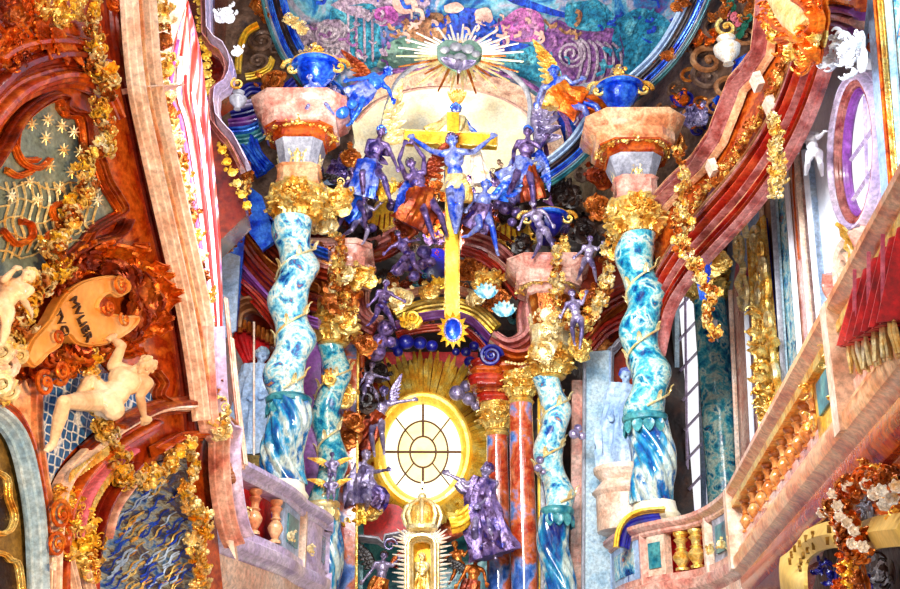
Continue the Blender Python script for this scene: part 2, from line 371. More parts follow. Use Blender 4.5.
def wing(mb, root, tip, H, nrm, n=8):
    root = V(root); tip = V(tip); ax = tip-root; L = ax.length; ax.normalize(); nrm = V(nrm)
    side = ax.cross(nrm).normalized()
    if side.z > 0: side = -side
    mb.tube([root, root+ax*L*.5-side*L*.12, tip-ax*L*.1], [H*.03, H*.028, H*.012], 8)
    for row, (ln, off) in enumerate(((.62, 0), (.38, .012), (.22, .024))):
        for i in range(n):
            u = i/(n-1); p = root + ax*(L*(.08+.85*u)) - side*(L*.1*math.sin(PI*u)) + nrm*(H*off)
            d = (side*(1-u*.75) + ax*(.25+u*.9)).normalized()
            mb.leaf(p, d, nrm, L*ln*(.7+.4*u), L*.15, .25, 0, .3, 6)
NF = [0]
def figure(name, label, d, J, H, mat='purple', clothes=(), wings=(), hair=None, turn=0.0, look=(0, -1, -.15), chubby=1.0, cat='statue', group=None, vox=None, loc=None, at=None):
    """a carved figure. J: joint pixels (px, py, depth offset); H: standing height in metres"""
    at = at or (lambda p: P(p[0], p[1], d + (p[2] if len(p) > 2 else 0)))
    g = {k: at(p) for k, p in J.items()}
    S = (g['neck']-g['pel']); TL = S.length; S.normalize(); view = V((0, 1, 0))
    ac = S.cross(view); ac.normalize()
    ac = Matrix.Rotation(turn, 3, S) @ ac
    if ac.x < 0 and abs(turn) < 1.5: ac = -ac
    fr = ac.cross(S).normalized()
    if fr.y > 0 and abs(turn) < 1.5: fr = -fr
    look = V(look).normalized()
    c = chubby*1.0 if chubby > 1.1 else 1.17; b = MB(); h = H
    sl = {}
    nk = g['neck']; pl = g['pel']; ch = lerp(pl, nk, .68)
    A3 = (ac, fr, S)
    b.ball(ch, (h*.092*c, h*.062*c, h*.1), 14, 9, A3)
    b.ball(lerp(pl, nk, .33), (h*.072*c, h*.055*c*1.05, h*.09), 14, 9, A3)
    b.ball(pl, (h*.085*c, h*.066*c, h*.062*c), 14, 9, A3)
    b.ball(ch+fr*h*.03+ac*h*.04, (h*.04*c, h*.03, h*.035), 8, 6, A3); b.ball(ch+fr*h*.03-ac*h*.04, (h*.04*c, h*.03, h*.035), 8, 6, A3)
    b.cap(lerp(pl, nk, .8), lerp(nk, g['head'], .45), h*.05*c, h*.03*c)
    for sg, sd in ((-1, 'L'), (1, 'R')):
        sh = nk - S*h*.035 + ac*(sg*h*.1*c)
        b.cap(nk - S*h*.015, sh, h*.034*c, h*.034*c)
        e = g.get('e'+sd); w = g.get('h'+sd)
        if e is None: e = sh - S*h*.16 + ac*sg*h*.03
        if w is None: w = e - S*h*.12 + fr*h*.05
        b.cap(sh, lerp(sh, e, .5), h*.033*c, h*.03*c); b.cap(lerp(sh, e, .45), e, h*.03*c, h*.023*c)
        b.cap(e, lerp(e, w, .4), h*.024*c, h*.025*c); b.cap(lerp(e, w, .35), w, h*.025*c, h*.015*c)
        hd = (w-e).normalized(); hs = hd.cross(fr)
        if hs.length < .1: hs = hd.cross(S)
        hs.normalize(); hn = hs.cross(hd)
        b.cap(w, w+hd*h*.035, h*.014*c, h*.016*c)
        b.box(w+hd*h*.032, (h*.021*c, h*.009*c, h*.024), (hs, hn, hd))
        for q, fl in ((-1.5, .034), (-.5, .042), (.5, .044), (1.5, .037)):
            r0 = w + hd*h*.05 + hs*(q*h*.0115*c); r1 = r0 + (hd + hs*q*.12 - hn*.25).normalized()*h*fl*.55; r2 = r1 + (hd*.8 - hn*.6).normalized()*h*fl*.5
            b.cap(r0, r1, h*.0075*c, h*.007*c, 6); b.cap(r1, r2, h*.007*c, h*.006*c, 6)
        r0 = w + hd*h*.018 - hs*(sg*h*.016*c); r1 = r0 + (hd*.7 - hs*sg*.8).normalized()*h*.028; b.cap(r0, r1, h*.009*c, h*.008*c, 6); b.cap(r1, r1+hd*h*.02, h*.008*c, h*.006*c, 6)
        hp = pl - S*h*.03 + ac*(sg*h*.048*c); k = g.get('k'+sd); f = g.get('f'+sd)
        if k is None: k = hp - S*h*.24
        if f is None: f = k - S*h*.24
        b.cap(hp, lerp(hp, k, .5), h*.056*c, h*.048*c); b.cap(lerp(hp, k, .45), k, h*.048*c, h*.033*c)
        b.cap(k, lerp(k, f, .35), h*.034*c, h*.036*c); b.cap(lerp(k, f, .3), f, h*.036*c, h*.019*c)
        t = (f-k).normalized(); td = (fr + t*.9).normalized() if abs(t.dot(fr)) < .8 else (S*.3+t).normalized()
        b.cap(f, f+td*h*.05, h*.02*c, h*.021*c); b.cap(f+td*h*.045, f+td*h*.085, h*.021*c, h*.012*c)
        for q in (-1, -.4, .2, .8): b.cap(f+td*h*.075+ac*q*h*.014, f+td*h*.1+ac*q*h*.016, h*.008, h*.007, 6)
    hc = g['head']; hu = (hc-nk).normalized(); lk = (look-hu*look.dot(hu)*.6).normalized(); hs = lk.cross(hu).normalized(); hu2 = hs.cross(lk)
    hh = h*.066*(1.12 if c > 1.1 else 1); hw = hh*.78
    HA = (hs, lk, hu2)
    b.ball(hc+hu2*hh*.12, (hw, hh*.92, hh*.9), 16, 11, HA)
    b.ball(hc-hu2*hh*.42+lk*hh*.22, (hw*.72, hh*.6, hh*.55), 12, 8, HA)
    b.cap(hc+lk*hh*.85+hu2*hh*.12, hc+lk*hh*1.08-hu2*hh*.22, hh*.1, hh*.16, 8)
    b.cap(hc+lk*hh*.72-hu2*hh*.52-hs*hh*.14, hc+lk*hh*.72-hu2*hh*.52+hs*hh*.14, hh*.1, hh*.1, 6)
    b.ball(hc+lk*hh*.62-hu2*hh*.86, hh*.2, 8, 6)
    for sg in (-1, 1):
        b.cap(hc+lk*hh*.84+hu2*hh*.22+hs*sg*hh*.15, hc+lk*hh*.72+hu2*hh*.24+hs*sg*hh*.5, hh*.1, hh*.08, 6)
        b.ball(hc+lk*hh*.75+hu2*hh*.02+hs*sg*hh*.3, hh*.1, 6, 5)
        b.ball(hc+lk*hh*.55-hu2*hh*.28+hs*sg*hh*.38, hh*.26*c, 8, 6)
        b.ball(hc+hs*sg*hw*1.0-hu2*hh*.05, (hh*.1, hh*.18, hh*.26), 8, 6, HA)
    base = min((g.get('fL', pl), g.get('fR', pl), pl), key=lambda p: p.z)
    root = thing(name, label, cat, base, group)
    me = remesh(b, vox or max(h*.0075, .0055), 'body')
    me.transform(Matrix.Translation(-base)); me.materials.clear(); me.materials.append(MATS[mat])
    o = bpy.data.objects.new('body', me); sc.collection.objects.link(o); o.parent = root
    hb = MB(); rr = random.Random(NF[0]); NF[0] += 1
    for i in range(46):
        q = rr.random()*2*PI; t = rr.random()*.95; dv = (hs*math.cos(q)+(-lk)*(.35+math.sin(q)*.9))*math.sqrt(max(0, 1-t*t)) + hu2*(t+.05)
        dv.normalize(); p = hc+hu2*hh*.14 + V((hs*dv.dot(hs)*hw + lk*dv.dot(lk)*hh*.9 + hu2*dv.dot(hu2)*hh*.9))
        if dv.dot(lk) > .62 and dv.dot(hu2) < .6: continue
        hb.ball(p, hh*(.2+.12*rr.random()), 6, 4)
    hb.build('hair', hair or mat, root)
    for cl in clothes:
        m = MB(); pts = [at(p) for p in cl['p']]
        robe(m, [V(p) for p in cr([tuple(p) for p in pts], 4)], [cl['r'][0]+(cl['r'][1]-cl['r'][0])*i/(4*(len(pts)-1)) for i in range(4*(len(pts)-1)+1)], cl.get('f', 9), cl.get('a', .2), flat=cl.get('flat', .7), ph=rr.random()*6)
        m.build(cl.get('n', 'robe'), cl.get('m', mat), root)
    for wg in wings:
        m = MB(); wing(m, at(wg[0]), at(wg[1]), h, V((0, -1, .1))); m.build('wing', wg[2] if len(wg) > 2 else mat, root)
    return root
# ================================================================ THE SETTING
N0 = V((0, -1, 0))
def px(pts, d, k=0, off=0):
    """pixel outline -> points; d a depth or a plane; optional smoothing"""
    if k: pts = cr(pts, k)
    if callable(d): return [d(p[0], p[1], off + (p[2] if len(p) > 2 else 0)) for p in pts]
    return [P(p[0], p[1], d - off + (p[2] if len(p) > 2 else 0)) for p in pts]
def band(name, mats, pts, d, w, h, k=5, parent=None, wrap=False, nrm=None, label=None, cat=None, kind=None, group=None, prof=None):
    """one moulding swept along a pixel path, w across and h relief in metres"""
    m = MB(); m.sweep(px(pts, d, k), prof or half(w, h), nrm or (d.n if callable(d) else N0), wrap)
    o = m.build(name, mats, parent)
    if parent is None:
        if kind: o['kind'] = kind
        if label: tag(o, label, cat, group)
    return o
def multi(root, pts, d, stripes, k=5, wrap=False, nrm=None):
    """parallel mouldings along one path: (name, material, across offset, width, relief, base relief)"""
    c = px(pts, d, k); nn = V(nrm or (d.n if callable(d) else N0)).normalized()
    for (nm, mt, off, w, h, b) in stripes:
        m = MB(); m.sweep(c, [(b+a, off+q) for a, q in half(w, h)], nn, wrap); m.build(nm, mt, root)
# --- walls that close the choir
m = MB(); m.plate(px([(130, -90), (790, -90), (790, 680), (130, 680)], 25.2), N0, .3); struct('wall_altar', m, 'umber')
RW = Plane((5.25, 9), (5.25, 25.2))
class Clip:
    def __init__(s, lim): s.lim = lim; s.n = V((-.8, -.6, 0)).normalized()
    def __call__(s, a, b, off=0.0):
        p = RW(a, b, off)
        return p if 0 < p.y < s.lim else P(a, b, s.lim-off)
RC = Clip(19.7)
PE = Plane((5.1, 12.5), (3.3, 18.13))
m = MB(); m.plate([V((5.25, 10, -1)), V((5.25, 25.6, -1)), V((5.25, 25.6, 19)), V((5.25, 10, 17))], RW.n, .3); struct('wall_right', m, 'bluewhite')
LW = Plane((-3.5, 8.2), (-2.35, 11.2))
# left far wall behind the near pier
m = MB(); m.plate([V((-4.3, 11.6, -1)), V((-4.3, 25.6, -1)), V((-4.3, 25.6, 20)), V((-4.3, 11.6, 18))], V((1, 0, 0)), .3); struct('wall_left', m, 'darkred')
# --- fresco vault
def FR(x, y, off=0.0): return P(x, y, 19.6 + (y+70)/250*4.2 + .0000035*(x-470)**2*6 - off)
FR.n = V((0, -.8, -.6))
m = MB(); rr = []
for j in range(14):
    y = -75 + j*20
    rr.append([FR(200+i*22, y) for i in range(26)] + [FR(200+i*22, y, -.2) for i in reversed(range(26))])
m.loft(rr); vault = struct('ceiling', m, 'fresco')
def inlay(name, mt, pts, k=4, off=.02, th=.03):
    q = cr(list(pts)+[pts[0]], k)[:-1]
    m = MB(); m.plate([FR(p[0], p[1], off) for p in q], FR.n, th); return m.build(name, mt, vault)
inlay('painted_sky', 'fteal', [(690, -60), (740, 10), (700, 60), (650, 80), (612, 60), (600, 10), (560, -30), (600, -60)])
inlay('painted_sky', 'fblue', [(560, -60), (640, -50), (700, 0), (660, 45), (630, 30), (590, 22), (540, 12), (500, -10)], off=.035)
inlay('painted_dome', 'fteal', [(618, 20), (640, 8), (668, 20), (680, 50), (660, 75), (628, 70), (612, 45)], off=.05)
inlay('painted_colonnade', 'fteal', [(330, 10), (372, 4), (380, 30), (378, 66), (340, 68), (330, 60)], off=.03)
inlay('painted_colonnade', 'flilac', [(285, 30), (322, 22), (345, 28), (345, 62), (322, 70), (300, 62)], off=.04)
inlay('painted_volute', 'flilac', [(318, 22), (340, 20), (348, 35), (338, 48), (322, 46), (312, 34)], off=.05)
inlay('painted_cloud', 'flilac', [(330, 5), (360, -8), (410, -10), (430, 4), (400, 16), (360, 18)], off=.045)
inlay('painted_drapery', 'fblue', [(436, 20), (462, 8), (486, 12), (500, 30), (480, 40), (450, 42), (430, 34)], off=.06)
inlay('painted_drapery', 'fbrown', [(404, 34), (420, 16), (442, 14), (446, 34), (430, 44)], off=.065)
inlay('painted_drapery', 'fmagenta', [(500, 22), (520, 8), (540, 14), (544, 34), (530, 42), (506, 38)], off=.07)
inlay('painted_figure', 'fpink', [(444, 6), (456, 2), (464, 8), (456, 13), (446, 12)], off=.075)
inlay('painted_figure', 'fpink', [(476, 10), (488, 8), (493, 20), (484, 26), (474, 18)], off=.075)
inlay('painted_drapery', 'fblue', [(484, 34), (505, 24), (512, 40), (530, 46), (500, 52)], off=.06)
inlay('painted_figure', 'fpink', [(392, -4), (410, -6), (418, 8), (404, 14), (394, 8)], off=.075)
inlay('painted_drapery', 'fmagenta', [(372, 10), (392, 6), (398, 20), (380, 26)], off=.07)
inlay('painted_lunette', 'fgreen', [(378, 62), (388, 44), (410, 36), (440, 36), (450, 62), (420, 66), (380, 68)], off=.04)
inlay('painted_cloud', 'fteal', [(500, 54), (530, 46), (556, 62), (560, 82), (530, 80), (505, 68)], off=.05)
inlay('painted_wall', 'fpurple', [(540, 40), (556, 20), (580, 30), (620, 34), (622, 110), (600, 190), (540, 200), (536, 110), (560, 80)], off=.045)
inlay('painted_panel', 'fteal', [(566, 4), (600, 2), (604, 30), (568, 26)], off=.07)
inlay('painted_panel', 'fblue', [(548, 118), (572, 110), (576, 160), (552, 168)], off=.07)
m = MB()   # the great painted volute
for i in range(6):
    a = 574 + i*8
    m.sweep([FR(x, y, .09) for x, y in cr([(a-2, 38+i), (a+6, 46+i), (a+7, 66), (a+1, 84), (a-8, 98)], 4)], half(.06, .02), FR.n)
m.sweep([FR(571+15*(1-t*.85)*math.cos(t*15-1.2), 54+15*(1-t*.85)*math.sin(t*15-1.2), .1) for t in [i/40 for i in range(41)]], half(.055, .02), FR.n)
m.build('painted_scroll', 'flilac', vault)
# brushwork: folds, limbs, cloud edges
RB = random.Random(3)
for mt, cx_, cy_, sx, sy, n in (('fteal', 640, 40, 40, 36, 16), ('fblue', 640, 20, 50, 30, 12), ('flilac', 352, 34, 40, 26, 20), ('fpink', 460, 22, 60, 16, 16), ('fbrown', 420, 28, 30, 14, 10), ('fpurple', 350, 44, 40, 20, 14), ('fblue', 470, 28, 40, 16, 14), ('fpurple', 520, 30, 40, 14, 10), ('fpink', 520, 26, 26, 12, 8), ('fteal', 540, 66, 26, 16, 10), ('fpurple', 575, 130, 26, 50, 18), ('flilac', 565, 150, 24, 40, 12), ('fblue', 380, 0, 60, 16, 12), ('fbrown', 575, 20, 20, 14, 8), ('fgreen', 410, 52, 26, 10, 8)):
    m = MB()
    for _ in range(n):
        x0, y0 = cx_+RB.uniform(-sx, sx), cy_+RB.uniform(-sy, sy); q = RB.uniform(0, PI); L = RB.uniform(5, 13)
        m.sweep([FR(x, y, .12) for x, y in cr([(x0, y0), (x0+L*.5*math.cos(q), y0+L*.5*math.sin(q)), (x0+L*math.cos(q+.7), y0+L*math.sin(q+.7))], 3)], half(RB.uniform(.03, .09), .01), FR.n)
    m.build('painted_strokes', mt, vault)
m = MB()
for r_ in (0, 5, 10): m.sweep([FR(330+(14-r_)*math.cos(q/3), 33+(13-r_)*math.sin(q/3), .08) for q in range(15)], half(.05, .02), FR.n)
for x in (348, 356, 364, 372): m.sweep([FR(x, 12, .06), FR(x+1, 62, .06)], half(.05, .02), FR.n)
for x in (548, 556, 566, 586, 604): m.sweep([FR(x, 112, .08), FR(x+3, 180, .08)], half(.06, .02), FR.n)
m.build('painted_edging', 'flilac', vault)
for q, w, mt in (((342, 120), (372, 92), (420, 78), (470, 80), (520, 96), (552, 130), (560, 185)), .36, 'fband'), (((335, 100), (368, 78), (420, 68), (470, 68), (525, 82), (566, 120), (574, 180)), .1, 'fpurple'), (((356, 122), (380, 100), (422, 88), (470, 89), (512, 103), (538, 132), (545, 185)), .07, 'fpink'):
    m = MB(); m.sweep([FR(a, b, .45) for a, b in cr(list(q), 6)], half(w, .06), FR.n); m.build('painted_arch_band', mt, vault)
# the lit cream wall under the painted arch
m = MB(); q = cr([(346, 200), (350, 130), (372, 106), (420, 90), (470, 90), (515, 105), (540, 135), (548, 200)], 5)
m.plate([FR(a, b, .4) for a, b in q], FR.n, .1); struct('trim_1', m, 'cream')
# --- oval cornice round the fresco
RING = [(270, -40), (272, -5), (280, 26), (293, 56), (316, 84), (346, 108)]
RINGR = [(712, -40, -1.4), (700, -5, -1.2), (684, 30, -.8), (664, 60, -.4), (640, 84, -.1), (606, 112, 0), (580, 148, 0), (552, 172, 0), (520, 190, 0)]
PSP = Plane((5.2, 17.7), (2.6, 21.4))
for q, s in ((RING, 1), (RINGR, -1)):
    r_ = thing('fresco_cornice', 'blue and brown curved cornice framing the painted vault, %s side' % ('left' if s > 0 else 'right'), 'cornice', P(q[3][0], q[3][1], 19))
    multi(r_, q, 19.0, [('outer_moulding', 'blue' if s > 0 else 'bluewhite', -.19*s, .14, .22, 0), ('middle_moulding', 'umber', -.06*s, .12, .1, 0), ('inner_moulding', 'blue', .05*s, .1, .2, 0), ('fillet', 'grey', .13*s, .05, .12, 0), ('fillet', 'teal', .19*s, .06, .16, 0)])
    for (a, b) in ([(296, 24), (302, 30), (290, 20), (304, 56)] if s > 0 else [(676, 6), (684, 2), (662, 62), (668, 55), (655, 60), (640, 90)]):
        m = MB(); m.tuft(P(a, b, 18.7 if s > 0 or a < 665 else 17.6), N0, .16, 12, flowers=.7); m.build('rosette', 'palegold' if s > 0 else 'bronze', r_)
# --- stucco spandrels beside the cornice
def spandrel(name, label, pts, d, mt):
    m = MB(); q = cr(pts, 3); m.plate([d(a, b) if callable(d) else P(a, b, d) for a, b in q], N0, .25); o = m.build(name, mt); o['kind'] = 'structure'; return o
sp = spandrel('trim_2', '', [(196, -40), (268, -40), (268, 0), (278, 40), (300, 70), (345, 108), (350, 150), (300, 190), (196, 250)], 19.6, 'darkstucco')
spR = spandrel('trim_3', '', [(712, -40), (830, -40), (820, 60), (770, 160), (700, 220), (600, 220), (560, 170), (600, 120), (650, 80), (690, 30)], PSP, 'darkstucco')
def scrollwork(root, name, mt, items, d):
    for it in items:
        m = MB(); a, b, r_, tr, stt = it
        m.scroll(d(a, b, .1) if callable(d) else P(a, b, d), (1, 0, 0), (0, .15, 1), r_, .12, tr, stt, 26, .16); m.build(name, mt, root)
t = thing('gilded_scroll_relief', 'dark scroll relief with orange gilded hook on the grey-brown spandrel beside the blue cornice, left', 'relief', P(255, 60, 19.4))
scrollwork(t, 'scroll', 'darkstucco', [(262, 42, .27, 1.6, 1), (258, 62, .22, 1.6, 4), (276, 50, .15, 1.3, 0)], 19.3)
m = MB(); m.sweep(px([(258, 26), (246, 34), (240, 52), (238, 74)], 19.35, 5), half(.13, .14), N0); m.build('gilded_hook', 'yellowgold', t)
m = MB(); m.sweep(px([(246, 78), (256, 76), (268, 70), (272, 60)], 19.35, 5), half(.13, .14), N0); m.build('gilded_hook', 'yellowgold', t)
m = MB(); m.tuft(P(272, 14, 19.2), N0, .35, 26); m.tuft(P(256, 4, 19.2), N0, .2, 10); m.build('leaf_spray', 'bronze', t)
t = thing('gilded_scroll_relief', 'brown stucco relief of curling scrolls and gilt arcs between blue cornice and red cornice, right', 'relief', P(700, 80, 19.4))
scrollwork(t, 'scroll', 'darkstucco', [(716, 30, .3, 1.5, 0), (700, 50, .2, 1.5, 2), (678, 92, .22, 1.6, 1), (720, 125, .14, 1.4, 3), (735, 60, .25, 1.2, 5), (708, 78, .3, 1.1, 2)], PSP)
scrollwork(t, 'brown_scroll', 'brownstone', [(708, 62, .34, 1.2, 1), (690, 40, .28, 1.3, 3), (728, 90, .3, 1.2, 0), (700, 14, .3, 1.3, 2), (666, 112, .2, 1.5, 2), (690, 116, .22, 1.4, 4), (716, 108, .2, 1.5, 1), (745, 36, .24, 1.5, 2)], PSP)
scrollwork(t, 'blue_scroll', 'navy', [(684, 98, .22, 1.3, 3), (712, 112, .18, 1.2, 0), (698, 132, .2, 1.3, 5), (672, 126, .16, 1.3, 1)], PSP)
scrollwork(t, 'gilt_scroll', 'bronze', [(690, 78, .22, .8, 1), (674, 88, .16, 1.2, 4), (728, 118, .13, 1.1, 2), (700, 104, .18, .9, 0)], PSP)
for a, b, r_ in ((710, 36, .2), (698, 40, .15), (724, 10, .22), (750, 8, .22), (700, 118, .2), (683, 100, .15)):
    m = MB(); m.tuft(PSP(a, b, .2), PSP.n, r_*1.2, 14); m.build('leaf_spray', 'orange' if a < 715 else 'bronze', t)
for k, (a, b, mt) in enumerate(((733, 16, 'rose'), (738, 22, 'rose'), (732, 8, 'greenpaint'), (744, 26, 'greenpaint'), (740, 34, 'greenpaint'), (730, 3, 'greenpaint'), (748, 18, 'greenpaint'))):
    m = MB(); m.tuft(PSP(a, b, .25), PSP.n, .13, 8, flowers=.9); m.build('painted_blossom', mt, t)
m = MB(); m.plate(px([(735, 60), (752, 50), (758, 80), (750, 110), (725, 118), (712, 100), (728, 86)], PSP, 0, .15), PSP.n, .12); m.build('painted_drapery', 'blue', t)
# ================================================================ ENTABLATURES
# left upper entablature, dark marble with lilac edge and gilded bead row
t = thing('marble_entablature', 'dark red stepped marble entablature with lilac edge and gilded leaves, upper left', 'entablature', P(225, 200, 17))
multi(t, [(208, -20), (208, 42, 0), (224, 58, 0), (231, 76, 0), (226, 92, 0), (216, 100, 0), (217, 128, 0), (234, 148, 0), (246, 172, 0)], 15.4, [('cornice_edge', 'lilac', -.05, .07, .4, 0), ('cornice_band', 'mauve', .04, .08, .28, 0)], k=2)
m = MB(); m.plate(px([(196, -20), (209, -20), (209, 44), (228, 62), (228, 92), (216, 100), (217, 130), (236, 160), (246, 215), (200, 260)], 15.7), N0, .5); m.build('frieze', 'darkred', t)
for a, b in [(200+i*.9, 2+i*9) for i in range(11)] + [(222+i*5, 150+i*11) for i in range(6)]:
    m = MB(); m.tuft(P(a, b, 15.35), N0, .1, 9); m.build('gilded_leaf', 'yellowgold', t)
# arcs of the left choir wall
t = thing('arched_cornice', 'dark red arched cornice over the blue statue niche, left of the twisted column', 'cornice', P(260, 300, 18.6))
for pts, mt, w in (([(226, 178), (246, 196), (268, 222), (300, 246), (330, 258)], 'blue', .14), ([(226, 190), (246, 210), (262, 236), (290, 262), (330, 276)], 'darkred', .26), ([(232, 214), (252, 246), (280, 274), (320, 292)], 'bronze', .1), ([(234, 230), (252, 262), (282, 292), (320, 306)], 'darkred', .3), ([(234, 258), (250, 280), (282, 312), (320, 326)], 'violet', .14), ([(238, 284), (262, 306), (284, 338), (292, 380)], 'red', .22)):
    m = MB(); m.sweep(px(pts, 18.8, 5), half(w, .35), N0); m.build('moulding', mt, t)
m = MB(); m.plate(px([(200, 170), (330, 240), (330, 470), (200, 480)], 19.7), N0, .2); struct('trim_4', m, 'darkred')
m = MB(); m.plate(px([(222, 185), (248, 198), (240, 290), (236, 330), (222, 330)], 18.4), N0, .1); struct('trim_5', m, 'blue')
m = MB(); m.plate(px([(236, 176), (262, 196), (276, 240), (262, 250), (244, 226)], 18.2), N0, .1); struct('trim_20', m, 'blue')
m = MB(); m.plate(px([(222, 250), (240, 256), (236, 330), (222, 340)], 18.2), N0, .05); struct('window_1', m, 'bluewhite')
# right entablature: along the right wall
t = thing('marble_entablature', 'stepped red-brown marble entablature with rows of gilded leaves, upper right', 'entablature', PE(720, 160))
m = MB(); m.plate([PE(a, b, .0) for a, b in [(776, -40), (768, 60), (742, 88), (727, 130), (680, 190), (650, 235), (656, 262), (690, 250), (730, 225), (790, 150), (822, 60), (846, -40)]], PE.n, .15); m.build('frieze', 'orangemarble', t)
ER = [(776, -40), (772, 20), (768, 54), (757, 70), (744, 84), (738, 100), (730, 120), (724, 136), (706, 162), (680, 186), (662, 206), (650, 230)]
for nm, mt, o_ff, w, h in (('cornice_edge', 'pinkorange', -.16, .04, .12), ('cornice_band', 'mauve', -.1, .08, .3), ('cornice_band', 'darkred', -.035, .04, .16), ('cornice_band', 'mauve', .03, .08, .26), ('cornice_band', 'pinkorange', .09, .04, .24), ('cornice_band', 'red', .15, .08, .16), ('cornice_band', 'darkred', .22, .06, .1)):
    m = MB(); m.sweep([PE(a, b, .05) for a, b in ER], [(a, o_ff+q) for a, q in half(w, h)], PE.n); m.build(nm, mt, t)
EL = cr([(800, -20), (790, 50), (764, 108), (736, 156), (702, 196), (676, 226)], 8)
for i, (a, b_) in enumerate(EL):
    m = MB(); m.tuft(PE(a+R.uniform(-2, 2), b_, .1), PE.n, .13, 9, flowers=.3); m.build('gilded_leaf', 'bronze' if i % 3 else 'gold', t)
EC = cr([(840, -40), (828, 30), (808, 96), (784, 146), (752, 192), (716, 232), (690, 262), (668, 300), (656, 350)], 4)
for o_ff, mt, w in ((0, 'mauve', .12), (.1, 'darkred', .06), (.2, 'red', .14), (.34, 'darkred', .14), (.46, 'mauve', .1), (-.1, 'pinkorange', .05), (-.19, 'red', .1), (-.3, 'darkred', .1), (-.4, 'mauve', .1), (.56, 'brownstone', .08)):
    m = MB(); m.sweep([PE(a, b_, .05) for a, b_ in EC], [(a, o_ff*.8+q*.8) for a, q in half(w, .14+.9*(w-.05))], PE.n); m.build('lower_cornice', mt, t)
m = MB()
for a, b_ in cr([(812, 20), (788, 96), (762, 146), (730, 188), (698, 226)], 12): m.ball(PE(a, b_, .15), .05, 6, 4)
m.tube([PE(a, b_, .14) for a, b_ in cr([(812, 20), (788, 96), (762, 146), (730, 188), (698, 226)], 12)], .02, 5)
m.build('gilded_beads', 'gold', t)
for a, b_ in ((757, 82), (770, 106), (712, 168)):
    m = MB(); m.box(PE(a, b_, .2), (.05, .12, .1), (V((1, 0, .3)).normalized(), V((0, 1, 0)), V((-.3, 0, 1)).normalized())); m.build('end_block', 'creampink', t)
m = MB(); m.plate([PE(a, b_, .1) for a, b_ in [(690, 250), (702, 205), (726, 186), (738, 210), (708, 240), (704, 280), (700, 300)]], PE.n, .1); m.build('painted_panel', 'blue', t)
# ================================================================ COLUMNS
def capital(root, x, y, z0, z1, r, mt='gold'):
    h = z1-z0; m = MB(); top = root; m.lathe(x, y, [(r*.9, z0), (r*1.02, z0+.04*h), (r*.92, z0+.1*h), (r*1.0, z0+.5*h), (r*1.35, z0+.86*h), (r*1.5, z0+.9*h), (r*1.5, z1)], 20); root = m.build('capital', mt, root)
    for row, (n, zf, L) in enumerate(((10, .1, .52), (10, .4, .5))):
        for i in range(n):
            q = 2*PI*(i+.5*row)/n
            if math.sin(q) > .75: continue
            o = V((math.cos(q), math.sin(q), 0)); m = MB(); m.leaf(V((x, y, z0+h*zf))+o*r*.98, V((0, 0, 1))+o*.25, o, h*L*1.15, r*.8, 1.9, 3); m.build('acanthus_leaf', mt, root)
    for i in range(8):
        q = PI/8+2*PI*i/8
        if math.sin(q) > .8: continue
        o = V((math.cos(q), math.sin(q), 0)); s_ = o.cross(V((0, 0, 1)))
        m = MB(); m.scroll(V((x, y, z1-h*.2))+o*r*1.35, s_ if i % 2 else -s_, V((0, 0, 1)), r*.52, r*.3, 1.7, 1.5, 20, .22); m.build('volute', mt, root)
    m = MB(); m.flower(V((x, y-r*1.5, z1-h*.1)), N0, r*.4); m.tuft(V((x, y-r*1.3, z1-h*.3)), N0, r*.8, 14); m.build('blossom', mt, root)
